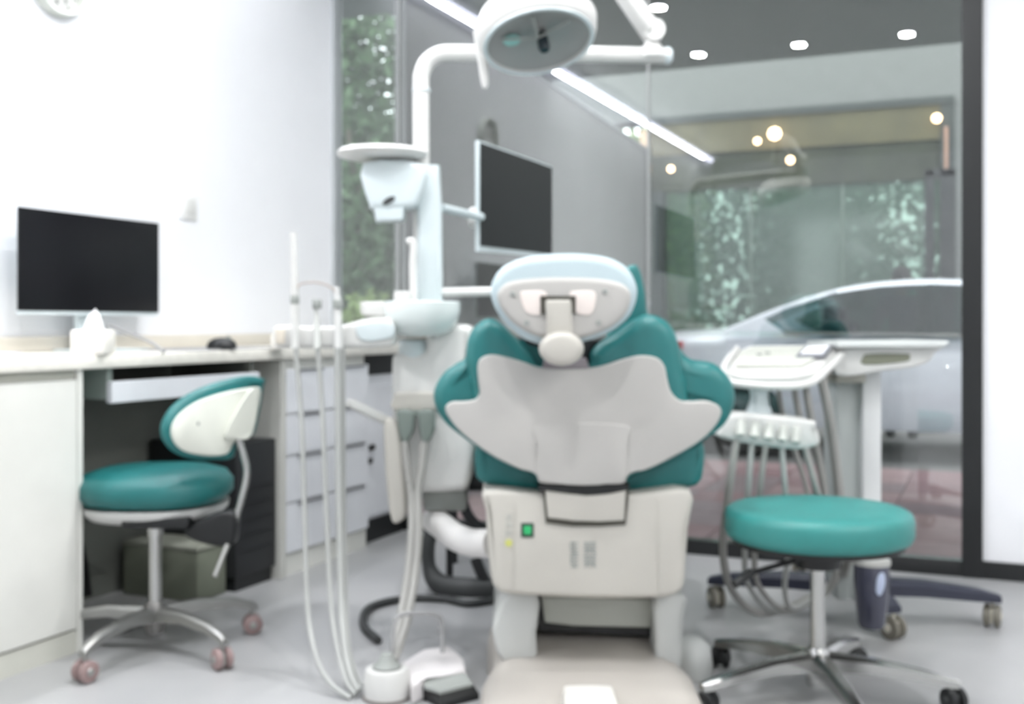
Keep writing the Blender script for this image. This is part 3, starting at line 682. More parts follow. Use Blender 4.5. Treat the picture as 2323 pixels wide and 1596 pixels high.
b = B(); lathe(b, [(0, .10), (.019, .10), (.017, .20), (.0165, .30), (.0, .30)], sc, seg=20); obj('gas_lift', b, CHROME, t)
b = B(); lathe(b, [(0, .03), (.024, .032), (.03, .06), (.031, .10), (.022, .118), (0, .118)], sc, seg=24); obj('hub', b, CHROME, t)
for k in range(5):
    a = math.radians(-88 + 72 * k); dv = Vector((math.cos(a), math.sin(a), 0)); sd = Vector((-math.sin(a), math.cos(a), 0))
    b = B(); prev = None
    for (l, z, hw, hh) in [(.02, .088, .022, .020), (.12, .086, .019, .016), (.22, .074, .016, .012), (.285, .062, .013, .010), (.300, .060, .010, .008)]:
        rg = [b.verts.new(sc + dv * l + sd * q * hw + Vector((0, 0, z + e * hh))) for q, e in ((-1, -1), (-1, .5), (-.5, 1), (.5, 1), (1, .5), (1, -1))]
        if prev:
            for i in range(6): b.faces.new((prev[i], prev[(i + 1) % 6], rg[(i + 1) % 6], rg[i]))
        else: b.faces.new(rg)
        prev = rg
    b.faces.new(prev)
    obj('leg', b, CHROME, t, angle=30)
    caster(t, sc + dv * .288, .025, BLACK, DARK, a + .6, .012)
# --- desk chair, left
t = thing('desk_chair', 'low teal desk chair with white shell back tucked under the worktop', 'chair', (-.93, 2.87, 0))
dc = Vector((-.93, 2.87, 0))
ds_ = Vector((-.965, 2.99, 0))
b = B(); lathe(b, [(0, .368), (.15, .367), (.183, .375), (.200, .395), (.200, .425), (.184, .447), (.145, .460), (.07, .465), (0, .465)], ds_, seg=48, power=2.4, sy=.95); obj('seat', b, TEAL, t, angle=70)
b = B(); lathe(b, [(0, .325), (.13, .325), (.165, .332), (.186, .350), (.190, .3665), (0, .367)], ds_, seg=40, power=2.4, sy=.95); obj('seat_shell', b, WHITE, t)
def cdep(x): return 2.735 + (x - 360) / 230 * .20
ol = [(594, 862), (560, 853), (505, 862), (440, 884), (388, 918), (362, 958), (362, 995), (388, 1026), (430, 1042), (480, 1044), (522, 1040), (535, 1002), (572, 984), (592, 880)]
b = B(); pad(b, [C(x, y, cdep(x)) for x, y in ol], .05, .018, .02, fn=lambda q: q); obj('backrest', b, TEAL, t, angle=60)
ol = [(588, 884), (560, 880), (505, 890), (445, 910), (402, 940), (384, 972), (390, 1002), (416, 1024), (455, 1033), (495, 1034), (516, 1026), (528, 1000), (566, 985), (580, 940)]
b = B(); pad(b, [C(x, y, cdep(x) - .012) for x, y in ol], .018, .008, 0); sh = obj('back_shell', b, mat('ivory_shell', (216, 218, 208), .35, coat=.2), t, angle=60)
b = B(); pad(b, [C(x, y, cdep(x) - .026) for x, y in [(508, 985), (560, 890), (585, 890), (570, 985), (540, 996)]], .02, .005, 0, n=3); obj('shell_rib', b, mat('ivory_shell', (216, 218, 208)), sh)
b = B()
for (x, y) in ((448, 960), (532, 955)): lathe(b, [(0, 0), (.006, 0), (.005, .003), (0, .004)], C(x, y, cdep(x) - .012), (0, -1, 0), 12)
obj('screw', b, GREY, sh)
b = B(); tube(b, catmull([C(538, 985, 2.88), C(552, 1030, 2.88), C(560, 1075, 2.88), C(548, 1130, 2.87), C(530, 1190, 2.86)], 6), .009, 10); obj('back_support', b, CHROME, t)
b = B(); pad(b, px([(420, 1200), (480, 1168), (530, 1165), (532, 1215), (520, 1240), (470, 1236), (425, 1220)], 2.84), .06, .01, .01, n=3)
box(b, dc.x - .07, dc.x + .1, 2.82, 2.92, .325, .352, .004); obj('tilt_mechanism', b, BLACK, t)
b = B(); rod(b, C(516, 1235, 2.80), C(487, 1307, 2.76), .007); obj('lever', b, STEEL, t)
b = B(); lathe(b, [(0, .12), (.017, .12), (.0165, .33), (0, .33)], dc, seg=18); lathe(b, [(.02, .30), (.023, .33)], dc, seg=18); obj('gas_lift', b, CHROME, t)
b = B(); lathe(b, [(0, .045), (.024, .047), (.03, .07), (.03, .115), (.02, .13), (0, .13)], dc, seg=20); obj('hub', b, mat('grey_cast_metal', (128, 126, 124), .4, metal=.8), t)
for k in range(5):
    a = math.radians(-108 + 72 * k); dv = Vector((math.cos(a), math.sin(a), 0)); sd = Vector((-math.sin(a), math.cos(a), 0))
    b = B(); prev = None
    for (l, z, hw, hh) in [(.02, .098, .020, .018), (.12, .105, .014, .014), (.22, .094, .012, .012), (.268, .078, .010, .010), (.280, .070, .009, .008)]:
        rg = [b.verts.new(dc + dv * l + sd * q * hw + Vector((0, 0, z + e * hh))) for q, e in ((-1, -1), (-1, .5), (-.5, 1), (.5, 1), (1, .5), (1, -1))]
        if prev:
            for i in range(6): b.faces.new((prev[i], prev[(i + 1) % 6], rg[(i + 1) % 6], rg[i]))
        else: b.faces.new(rg)
        prev = rg
    b.faces.new(prev); obj('leg', b, STEEL, t, angle=30)
    caster(t, dc + dv * .268, .026, MAUVE, STEEL, a + 1.3, .02)

# ------------------------------------------------------------------ dental chair (cam frame)
DC = Vector(((1335 - CX) / F * 2.62, 2.75, 0))
t = thing('dental_chair', 'teal dental chair seen from behind with pale grey back shell and white base', 'dental chair', DC)
shell = [(1226, 834), (1190, 822), (1150, 810), (1113, 804), (1090, 813), (1083, 832), (1085, 865), (1087, 892), (1076, 907), (1050, 911), (1025, 912), (1011, 922), (1014, 940), (1034, 968), (1064, 996), (1118, 1034), (1175, 1062), (1206, 1071), (1218, 1080), (1226, 1094),
         (1270, 1098), (1370, 1098), (1414, 1096), (1424, 1080), (1438, 1071), (1470, 1064), (1528, 1036), (1586, 1002), (1622, 968), (1637, 938), (1630, 920), (1605, 910), (1570, 911), (1542, 907), (1523, 888), (1514, 858), (1508, 830), (1490, 811), (1455, 806), (1415, 814), (1375, 827), (1338, 835), (1285, 837)]
DB = 2.42
def bow(q):   # backrest wraps gently round the sitter
    c = (1330 - CX) / F * DB
    return Vector(q)
cush = [(1222, 826), (1202, 800), (1165, 760), (1135, 732), (1106, 722), (1076, 740), (1060, 770), (1053, 812), (1032, 826), (1004, 848), (984, 882), (984, 918), (1004, 956), (1040, 988), (1100, 1030), (1160, 1062), (1210, 1084), (1240, 1102), (1400, 1102), (1440, 1084), (1486, 1066), (1540, 1040), (1596, 1006), (1648, 966), (1670, 925), (1672, 886), (1655, 850), (1622, 824), (1572, 815), (1548, 790), (1536, 755), (1515, 727), (1480, 713), (1447, 722), (1400, 755), (1362, 776), (1340, 800), (1336, 828), (1285, 834)]
bk = obj('backrest', pad(B(), px(cush, DB + .034), .085, .034, .03, steps=6), TEAL, t, angle=75)
cb = [(1222, 828), (1202, 802), (1165, 762), (1135, 733), (1106, 723), (1077, 741), (1061, 770), (1055, 812), (1060, 850), (1068, 890), (1080, 930), (1150, 1000), (1330, 1030), (1520, 990), (1560, 930), (1562, 880), (1552, 830), (1546, 790), (1534, 756), (1513, 728), (1480, 714), (1447, 723), (1400, 756), (1362, 778), (1342, 802), (1338, 830), (1285, 836)]
obj('centre_cushion', pad(B(), px(cb, DB + .010), .08, .030, 0, steps=6), TEAL, t, angle=75)
obj('back_shell', pad(B(), px(shell, DB - .002), .03, .005, 0, fn=bow), SHELL, t, angle=60)
b = B(); pad(b, [C(x, y, DB - .0035) for x, y in [(1214, 966), (1320, 958), (1424, 966), (1426, 1000), (1412, 1090), (1232, 1090), (1216, 1010)]], .01, .003, 0, n=6); obj('shell_boss', b, SHELL, t, angle=60)
# seat block under the back
sl, sr = C(1080, 1000, 2.56).x, C(1600, 1000, 2.56).x
obj('seat', pad(B(), px([(1080, 1012), (1078, 1070), (1088, 1092), (1120, 1102), (1240, 1117), (1430, 1119), (1560, 1108), (1588, 1096), (1598, 1072), (1599, 1010), (1560, 1000), (1340, 990), (1120, 1000)], 2.50), .55, .02, .05, n=3), TEAL, t, angle=60)
obj('leg_rest', pad(B(), px([(1120, 1010), (1120, 1090), (1340, 1100), (1560, 1090), (1560, 1010), (1340, 1000)], 3.07), .45, .03, .08, n=3), TEAL, t, angle=60)
# tall pad glimpsed behind the head rest
obj('head_support_pad', pad(B(), px([(1424, 606), (1446, 602), (1460, 640), (1468, 700), (1470, 740), (1380, 770), (1400, 700), (1415, 640)], 2.62), .05, .012, .01, n=4), TEAL, t, angle=60)
# neck
b = B(); pad(b, px([(1236, 812), (1330, 812), (1338, 838), (1230, 838)], DB + .005), .08, .004, 0, smooth=False); obj('neck_bracket', b, mat('mauve_grey_metal', (128, 122, 126), .5), t)
b = B(); pad(b, px([(1190, 770), (1370, 770), (1350, 830), (1215, 830)], DB + .055), .03, .004, 0, smooth=False); obj('neck_gap_shade', b, BLACK, t, label='black pad for the shade in the neck gap')  # black pad put in for the dark of the neck gap
b = B(); lathe(b, [(0, -.028), (.03, -.030), (.042, -.026), (.047, -.014), (.047, .02), (.03, .03), (0, .03)], C(1273, 790, 2.325), (0, 1, 0), 36, sy=.76); obj('head_knob', b, OFFW, t, angle=60)
# head rest: pale cushion, shell, bracket
DH = 2.33
hc = [(1113, 664), (1118, 635), (1140, 605), (1184, 584), (1235, 576), (1284, 573), (1335, 575), (1385, 584), (1424, 606), (1444, 640), (1447, 672), (1434, 710), (1408, 738), (1370, 760), (1320, 776), (1270, 782), (1215, 778), (1170, 755), (1138, 722), (1120, 692)]
obj('headrest_cushion', pad(B(), px(hc, DH + .012), .085, .022, .035, steps=5), PALEB, t, angle=75)
hs = [(1128, 672), (1136, 652), (1160, 637), (1215, 630), (1285, 628), (1355, 631), (1405, 640), (1428, 656), (1432, 680), (1420, 712), (1392, 738), (1350, 758), (1300, 770), (1262, 770), (1212, 760), (1168, 735), (1140, 704)]
hsh = obj('headrest_shell', pad(B(), px(hs, DH), .04, .012, 0), SHELL, t, angle=70)
for (x0, x1) in ((1180, 1240), (1292, 1352)):
    b = B(); pad(b, px([(x0, 665), (x0 + 12, 660), (x1 - 6, 660), (x1, 680), (x1 - 10, 712), (x0 + 20, 712), (x0 + 6, 695)], DH - .003), .01, .003, 0, n=4); obj('recess_pad', b, mat('warm_recess_plastic', (226, 216, 210), .4), hsh, angle=60)
b = B()
for (x, y) in ((1163, 667), (1373, 661), (1195, 732), (1358, 731)): lathe(b, [(0, 0), (.006, 0), (.005, .002), (0, .002)], C(x, y, DH - .001), (0, -1, 0), 12)
obj('screw', b, GREY, hsh)
b = B(); pbox(b, 1226, 1306, 671, 682, DH - .006, DH + .01); pbox(b, 1226, 1238, 671, 712, DH - .006, DH + .01); pbox(b, 1294, 1306, 671, 712, DH - .006, DH + .01); pbox(b, 1234, 1298, 676, 690, DH - .002, DH + .01)
obj('bracket_slot', b, mat('dark_slot', (70, 68, 60), .6), hsh, False)
b = B(); pad(b, px([(1238, 684), (1252, 680), (1284, 680), (1296, 684), (1298, 725), (1300, 765), (1296, 780), (1244, 780), (1240, 765), (1240, 725)], DH - .012), .03, .006, 0, n=4); obj('head_arm', b, OFFW, t, angle=60)
# base cover
bc = [(1101, 1112), (1102, 1160), (1106, 1230), (1112, 1300), (1122, 1334), (1146, 1347), (1200, 1352), (1340, 1358), (1480, 1358), (1520, 1354), (1548, 1338), (1556, 1300), (1562, 1200), (1567, 1112), (1450, 1118), (1340, 1120), (1220, 1118)]
cov = obj('base_cover', pad(B(), px(bc, 2.44), .5, .014, .02, n=3), OFFW, t, angle=60)
for x in (1167, 1492):
    b = B(); obox(b, C(x, 1140, 2.4392), C(x + (2 if x > 1300 else -2), 1350, 2.4392), .0012, .0012); obj('cover_seam', b, mat('seam_grey', (184, 182, 174), .6), cov, False)
b = B(); pad(b, px([(1222, 1098), (1222, 1112), (1252, 1116), (1300, 1120), (1350, 1122), (1400, 1117), (1428, 1111), (1428, 1098)], 2.432), .05, .002, 0, smooth=False); obj('hinge_gap', b, BLACK, t, False)
b = B(); pad(b, px([(1232, 1116), (1238, 1186), (1300, 1194), (1360, 1194), (1420, 1190), (1428, 1116)], 2.436), .01, .002, 0, smooth=False); obj('flap_gap', b, mat('dark_slot', (70, 68, 60)), t, False)
b = B(); pad(b, px([(1237, 1112), (1243, 1174), (1300, 1181), (1360, 1183), (1416, 1180), (1420, 1112), (1380, 1120), (1330, 1124), (1280, 1118)], 2.43), .012, .003, 0, smooth=False); obj('flap', b, OFFW, t, angle=40)
b = B(); pbox(b, 1182, 1211, 1186, 1219, 2.4375, 2.442, .002); sw = obj('switch_bezel', b, mat('dark_green_bezel', (40, 66, 54), .4), t)
b = B(); pbox(b, 1188, 1205, 1193, 1212, 2.4345, 2.438, .0015); obj('green_button', b, mat('green_lit_switch', (40, 160, 96), .4, emit=.25), sw)
wm = mat('faint_grey_print', (172, 178, 174), .6)
for i, s in enumerate(['|||', '=||', '||=']):
    wtext(s, .014, C(1154, 1172 + i * 18, 2.4395), wm, t, 'label_print', (1, 0, 0))
b = B(); lathe(b, [(0, 0), (.0085, 0), (.0085, .001), (0, .001)], C(1154, 1231, 2.4392), (0, -1, 0), 16); obj('yellow_sticker', b, mat('yellow_green_sticker', (192, 194, 110), .6), t)
# two columns of grey emblem characters
lg = B(); G = 2.4393
def stroke(x0, y0, x1, y1, w=3.0): obox(lg, C(x0, y0, G), C(x1, y1, G), w / 1000, .0008, up=Vector((0, 1, 0)))
for (bx0, bx1, by) in ((1294, 1312, 1230), (1294, 1312, 1260)):
    for yy in (0, 9, 18, 25): stroke(bx0, by + yy, bx1, by + yy)
    stroke((bx0 + bx1) / 2, by, (bx0 + bx1) / 2, by + 26); stroke(bx0 + 1, by, bx0 + 1, by + 18)
for by in (1230, 1260):
    for yy in (0, 8, 16): stroke(1324, by + yy, 1352, by + yy)
    for xx in (1330, 1338, 1347): stroke(xx, by, xx, by + 25)
    stroke(1326, by + 26, 1336, by + 16); stroke(1340, by + 16, 1353, by + 26)
obj('emblem', lg, mat('grey_emblem_print', (150, 154, 150), .6), t, False)
# lower lifting frame and floor base
for pts in ([(1150, 1350), (1220, 1352), (1216, 1440), (1212, 1500), (1140, 1500), (1118, 1440), (1122, 1410)], [(1488, 1356), (1556, 1350), (1552, 1400), (1548, 1470), (1540, 1520), (1492, 1510), (1486, 1440)]):
    b = B(); pad(b, px(pts, 2.52), .38, .012, .01, n=3); obj('side_cheek', b, mat('grey_white_enamel', (196, 198, 195), .4), t, angle=60)
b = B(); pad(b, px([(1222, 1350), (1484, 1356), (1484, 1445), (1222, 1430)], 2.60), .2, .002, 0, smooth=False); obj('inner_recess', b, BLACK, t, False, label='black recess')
b = B(); pad(b, px([(1228, 1352), (1480, 1358), (1476, 1424), (1300, 1420), (1236, 1412)], 2.565), .03, .006, 0, smooth=False); obj('lift_plate', b, mat('greenish_grey_enamel', (170, 172, 164), .45), t)
# sculpted floor base: loft of rounded sections over depth
fb = B(); prev = None
cx0 = (1332 - CX) / F * 2.5
for (d, hw, h) in [(2.16, .15, .012), (2.20, .21, .05), (2.30, .235, .078), (2.42, .235, .086), (2.52, .215, .088), (2.60, .215, .10), (2.68, .235, .112), (2.80, .235, .115), (2.95, .20, .11), (3.06, .16, .05), (3.08, .12, .01)]:
    q = [(-1.0, 0), (-1.0, .55), (-.95, .82), (-.8, .97), (-.4, 1), (.4, 1), (.8, .97), (.95, .82), (1.0, .55), (1.0, 0)]
    rg = [fb.verts.new((cx0 + (d - 2.5) * .02 + a * hw, d, .001 + e * h)) for a, e in q]
    if prev:
        for i in range(10): fb.faces.new((prev[i], prev[(i + 1) % 10], rg[(i + 1) % 10], rg[i]))
    else: fb.faces.new(rg)
    prev = rg
fb.faces.new(prev); obj('floor_base', fb, mat('warm_grey_enamel', (176, 171, 164), .38), t, angle=50)
b = B(); pad(b, [Vector((cx0 - .012 + x, 2.10, z)) for x, z in ((-.052, .03), (-.052, .088), (-.038, .098), (.038, .098), (.052, .088), (.052, .03))], .2, .012, .01, n=3); obj('base_tongue', b, mat('bright_base_enamel', (224, 222, 216), .35), t, angle=60)
b = B(); bb = FL(1570, 1515); lathe(b, [(0, 0), (.048, 0), (.052, .03), (.045, .075), (.02, .092), (0, .094)], Vector(((1568 - CX) / F * 2.66, 2.66, .0015)), seg=28); obj('base_dome', b, mat('grey_white_enamel', (196, 198, 195)), t, angle=60)

# ------------------------------------------------------------------ delivery column beside the chair (cam frame)
U = Vector(((975 - CX) / F * 2.9, 2.9, 0))
UNIT = t = thing('dental_unit', 'white dental unit with pole, spittoon bowl and swing arm left of the dental chair', 'dental unit', U)
b = B(); pad(b, px([(888, 830), (896, 804), (925, 800), (962, 798), (966, 750), (985, 738), (1050, 736), (1072, 750), (1078, 820), (1078, 980), (1072, 1060), (1060, 1108), (1030, 1116), (960, 1118), (912, 1112), (896, 1080), (890, 960)], 2.80), .22, .02, .03, n=4); bd = obj('housing', b, WHITE, t, angle=60)
b = B(); pad(b, px([(893, 900), (905, 890), (980, 890), (990, 900), (990, 930), (893, 930)], 2.785), .03, .006, 0, n=3); obj('hose_hood', b, OFFW, t, angle=60)
b = B(); pad(b, px([(870, 965), (884, 950), (904, 975), (914, 1060), (920, 1160), (908, 1184), (888, 1182), (878, 1120), (872, 1040)], 2.76), .07, .01, .01, n=4); obj('side_fin', b, OFFW, t, angle=60)
b = B(); pbox(b, 960, 1058, 1112, 1160, 2.84, 3.0, .01); obj('lower_housing', b, GREY, t)
b = B(); lathe(b, [(.036, 0), (.038, .012), (.038, .05), (.030, .055), (0, .055)], C(938, 818, 2.84), seg=28); obj('bowl_neck', b, COOLW, t)
# bowl
bo = C(958, 762, 2.80)
b = B(); lathe(b, [(0, 0), (.045, 0), (.075, .012), (.092, .038), (.097, .066), (.097, .086), (.093, .088), (.088, .07), (.07, .03), (0, .02)], bo, seg=40); obj('spittoon_bowl', b, mat('glazed_white_bowl', (222, 230, 228), .15, coat=.5), t, angle=50)
b = B(); pad(b, px([(818, 690), (822, 684), (900, 684), (915, 690), (912, 716), (830, 716), (818, 706)], 2.78), .12, .006, .006, n=3); obj('cup_shelf', b, WHITE, t, angle=60)
b = B(); pbox(b, 893, 930, 660, 686, 2.80, 2.86, .004); obj('cup_filler_block', b, WHITE, t)
b = B(); tube(b, catmull([C(924, 550, 2.84), C(934, 546, 2.84), C(938, 560, 2.84), C(936, 600, 2.84), C(938, 684, 2.84)], 5), .0095, 10); obj('water_pipe', b, WHITE, t)
# pole
b = B(); pad(b, px([(946, 372), (996, 372), (1000, 460), (1002, 600), (1003, 700), (944, 700), (944, 560)], 2.87), .065, .016, .016, smooth=False, steps=4); obj('lower_pole', b, COOLW, t, angle=60)
pts = [C(957, 760, 2.9), C(956, 380, 2.9), C(955, 200, 2.9), C(958, 165, 2.9), C(972, 138, 2.9), C(1000, 122, 2.9), C(1040, 120, 2.9), C(1300, 123, 2.9), C(1512, 126, 2.9)]
pp_ = [pts[0]] + catmull(pts[1:7], 5) + pts[7:]
b = B(); tube(b, pp_, .0215, 18); obj('lamp_pole', b, WHITE, t, angle=60)
b = B(); lathe(b, [(.0225, -.004), (.0245, -.002), (.0245, .002), (.0225, .004)], C(956, 205, 2.9), seg=24); lathe(b, [(0, 0), (.023, 0), (.023, .012), (.015, .02), (0, .021)], C(1508, 126, 2.9), (1, 0, 0), 20); obj('pole_collar', b, COOLW, t)
b = B(); lathe(b, [(.035, -.01), (.036, 0), (.016, .035), (.014, .055), (0, .055)], C(1480, 122, 2.9), seg=20); obj('lamp_pivot', b, WHITE, t)
# arm link from chair
b = B(); tube(b, catmull([C(1120, 1232, 2.62), C(1070, 1230, 2.68), (C(1030, 1215, 2.76)), C(1000, 1190, 2.84), C(985, 1180, 2.92)], 5), .034, 18); obj('chair_link', b, mat('smooth_white_casting', (228, 226, 224), .35), t, angle=60)
b = B(); tube(b, [C(1000, 470, 2.92), C(1040, 480, 2.99), C(1092, 492, 3.09)], .0115, 12); obj('monitor_arm', b, COOLW, t)
b = B(); tube(b, [C(990, 663, 2.9), C(1130, 661, 2.84)], .012, 12); obj('tray_arm', b, WHITE, t)
b = B(); obox(b, C(790, 912, 2.74), C(886, 958, 2.82), .03, .022, .005); obj('lower_swing_arm', b, WHITE, t)
# dish shaped head on the pole
b = B(); ds = C(868, 352, 2.88)
lathe(b, [(0, -.012), (.085, -.012), (.116, -.004), (.119, .004), (.112, .012), (.06, .018), (0, .02)], ds, seg=48); dd = obj('dish_cover', b, WHITE, t, angle=60)
b = B(); pad(b, px([(822, 368), (960, 372), (950, 455), (925, 470), (850, 472), (836, 462)], 2.82), .10, .014, .014, n=3); obj('dish_body', b, COOLW, dd, angle=60)
b = B(); pad(b, px([(846, 462), (916, 462), (914, 498), (852, 502)], 2.825), .07, .006, .006, smooth=False); obj('lower_block', b, COOLW, dd, angle=60)
b = B(); lathe(b, [(0, 0), (.018, 0), (.016, .003), (0, .003)], C(882, 455, 2.819), (0, -1, 0), 16, sy=.45, u=(1, 0, .6)); obj('knob_slot', b, DARK, dd)
# upper left pole pad (left of pole body)
# clamp with suction hoses
for (x0, x1) in ((901, 937), (948, 984)):
    b = B(); pad(b, px([(x0, 934), (x1, 934), (x1 + 1, 975), (x1 - 6, 992), ((x0 + x1) / 2 + 4, 1004), ((x0 + x1) / 2 - 4, 1004), (x0 + 6, 992)], 2.755), .028, .008, .004, n=3); obj('suction_grip', b, CLAMP, UNIT, angle=60)
b = B(); pbox(b, 899, 986, 931, 945, 2.765, 2.784, .003); obj('holder_bar', b, CLAMP, UNIT)
b = B()
tube(b, catmull([C(918, 1000, 2.765), C(922, 1050, 2.76), C(932, 1120, 2.75), C(934, 1200, 2.72), C(925, 1300, 2.68), C(908, 1400, 2.62), C(893, 1470, 2.56), C(884, 1500, 2.525)], 6), .0095, 10)
obj('suction_hose', b, HOSE, UNIT)
b = B()
tube(b, catmull([C(962, 1000, 2.765), C(958, 1050, 2.76), C(948, 1120, 2.75), C(950, 1200, 2.72), C(942, 1300, 2.68), C(925, 1400, 2.62), C(907, 1460, 2.57), C(893, 1498, 2.53)], 6), .0105, 10)
obj('suction_hose', b, HOSE, UNIT)

# examination lamp
t = thing('examination_lamp', 'white oval dental lamp head hanging above the chair', 'lamp', C(1215, 90, 2.62))
n = Vector((.13, -.38, -.92)).normalized()
lc = C(1222, 96, 2.52)
uu = Vector((1, 0, .36))
b = B(); lathe(b, [(.118, 0), (.124, -.004), (.130, -.02), (.134, -.045), (.122, -.075), (.09, -.10), (.04, -.115), (0, -.118)], lc, n, 48, sx=1.06, sy=1.0, u=uu, cap=False); lathe(b, [(.112, -.008), (.118, 0)], lc, n, 48, sx=1.06, u=uu, cap=False); obj('lamp_shell', b, WHITE, t, angle=60)
b = B(); lathe(b, [(.113, -.006), (.09, -.018), (.05, -.03), (0, -.034)], lc, n, 48, sx=1.06, u=uu, cap=False); obj('reflector', b, mat('lamp_reflector', (150, 152, 150), .35, metal=.1), t, angle=80)
b = B(); lathe(b, [(.112, -.010), (.121, -.003), (.121, .003), (.112, .002)], lc, n, 48, sx=1.06, u=uu, cap=False); obj('rim_ring', b, COOLW, t)
b = B(); un = (uu - n * uu.dot(n)).normalized(); vn = n.cross(un)
lathe(b, [(0, -.03), (.012, -.028), (.014, .012), (.010, .018), (0, .018)], lc + un * .01 - vn * .01, n, 18); obj('centre_knob', b, mat('dark_blue_knob', (30, 42, 48), .3), t)
b = B()
for a in (.5, 1.6, 2.9): obox(b, lc + n * -.012, lc + (un * math.cos(a) + vn * math.sin(a)) * .085 + n * -.012, .006, .004)
obj('lamp_spider', b, GREY, t)
b = B(); lathe(b, [(0, 0), (.020, 0), (.020, .004), (0, .004)], lc - un * .06 - n * .022 + vn * .0, n, 18); obj('led_lens', b, mat('pale_teal_lens', (150, 196, 190), .2), t)
b = B(); pad(b, px([(1074, 70), (1090, 64), (1100, 90), (1106, 150), (1108, 190), (1100, 200), (1092, 190), (1084, 140), (1078, 100)], 2.60), .014, .005, .005, n=4); rod(b, C(1088, 78, 2.606), C(1110, 84, 2.62), .010); obj('grip_handle', b, WHITE, t, angle=60)
b = B(); obox(b, C(1484, 84, 2.9), C(1408, -30, 2.86), .05, .05, .014); lathe(b, [(0, -.03), (.028, -.03), (.028, .03), (0, .03)], C(1482, 72, 2.9), (0, 1, 0), 24); ar = obj('spring_arm', b, WHITE, t, angle=60)
b = B(); lathe(b, [(0, 0), (.009, 0), (.009, .002), (0, .002)], C(1472, 64, 2.87), (0, -1, 0), 14); obj('arm_screw', b, DARK, ar)
b = B(); tube(b, catmull([C(1410, -28, 2.86), C(1360, -60, 2.82), C(1300, -70, 2.74), C(1262, -10, 2.68)], 5), .02, 14); obj('yoke', b, WHITE, t)

# unit monitor
t = thing('unit_monitor', 'white framed dark monitor on an arm from the dental unit pole', 'monitor', C(1165, 575, 3.3))
P_ = [C(1087, 318, 3.08), C(1252, 378, 3.64), C(1252, 584, 3.64), C(1087, 570, 3.08)]
P_[1].z = P_[0].z * .5 + P_[1].z * .5; P_[1].z = C(1254, 377, 3.64).z
nn = (P_[1] - P_[0]).cross(P_[3] - P_[0]).normalized()
if nn.y > 0: nn = -nn
def slab(poly, n, th, off=0.0):
    b = B(); f = [b.verts.new(p + n * off) for p in poly]; g = [b.verts.new(p + n * (off - th)) for p in poly]
    b.faces.new(f); b.faces.new(g); m = len(poly)
    for k in range(m): b.faces.new((f[k], f[(k + 1) % m], g[(k + 1) % m], g[k]))
    return b
obj('monitor_case', slab(P_, nn, .012), COOLW, t, False)
cI = [C(1089, 323, 3.085), C(1251, 380, 3.638), C(1251, 576, 3.638), C(1089, 557, 3.085)]
obj('screen', slab(cI, nn, .003, .002), SCREEN, t, False)
obj('arm_mount', lathe(B(), [(0, 0), (.03, 0), (.03, .03), (0, .03)], C(1100, 492, 3.15) - nn * .04, nn, 16), WHITE, t)

# ------------------------------------------------------------------ assistant's instrument arm with hoses (cam frame)
t = UNIT
b = B(); pad(b, px([(618, 752), (630, 738), (700, 740), (770, 738), (838, 721), (885, 722), (897, 740), (895, 768), (878, 786), (740, 790), (636, 788), (620, 776)], 2.72), .07, .012, .012, n=3); t = obj('instrument_arm', b, WHITE, t, angle=60)
b = B(); pad(b, px([(812, 736), (885, 730), (890, 765), (820, 772)], 2.714), .01, .004, 0, n=3); obj('control_pad', b, COOLW, t, angle=60)
b = B(); pbox(b, 624, 646, 744, 780, 2.712, 2.72, .003); obj('beige_key', b, mat('beige_plastic', (214, 206, 192), .5), t)
for i, (x, y0, y1, rt, rb, m) in enumerate([(668, 528, 735, .0095, .0085, WHITE), (718, 690, 735, .005, .009, mat('soft_grey_plastic', (206, 208, 204), .4)), (766, 650, 735, .009, .010, mat('grey_white_plastic', (210, 210, 208), .4))]):
    tt = thing('hand_instrument', ['tall white suction tip standing at the left of the instrument arm', 'short grey handpiece between the two taller ones on the arm', 'grey handpiece nearest the glass edge on the arm'][i], 'dental instrument', C(x, 790, 2.70), group='instruments on the swing arm')
    b = B(); rod(b, C(x - 3, y0, 2.705), C(x, y0 + (y1 - y0) * .6, 2.705), rt * .8, rt); obj('tip', b, m, tt)
    b = B(); rod(b, C(x, y0 + (y1 - y0) * .6, 2.705), C(x + 2, 790, 2.70), rt * 1.1, rb * 1.1); obj('handle', b, m, tt)
    b = B(); lathe(b, [(rb * 1.05, 0), (rb * 1.3, .003), (rb * 1.3, .02), (rb * 1.05, .023)], C(x + 1, 700 if i else 690, 2.703), seg=16); obj('grip_ring', b, GREY, tt)
b = B(); tube(b, catmull([C(674, 655, 2.70), C(682, 644, 2.70), C(715, 640, 2.70), C(745, 648, 2.70), C(764, 664, 2.70)], 5), .0022, 8); solo('wire_loop', b, mat('thin_brown_wire', (170, 158, 150), .5), 'thin wire arching between the tall and the right instruments', 'wire')
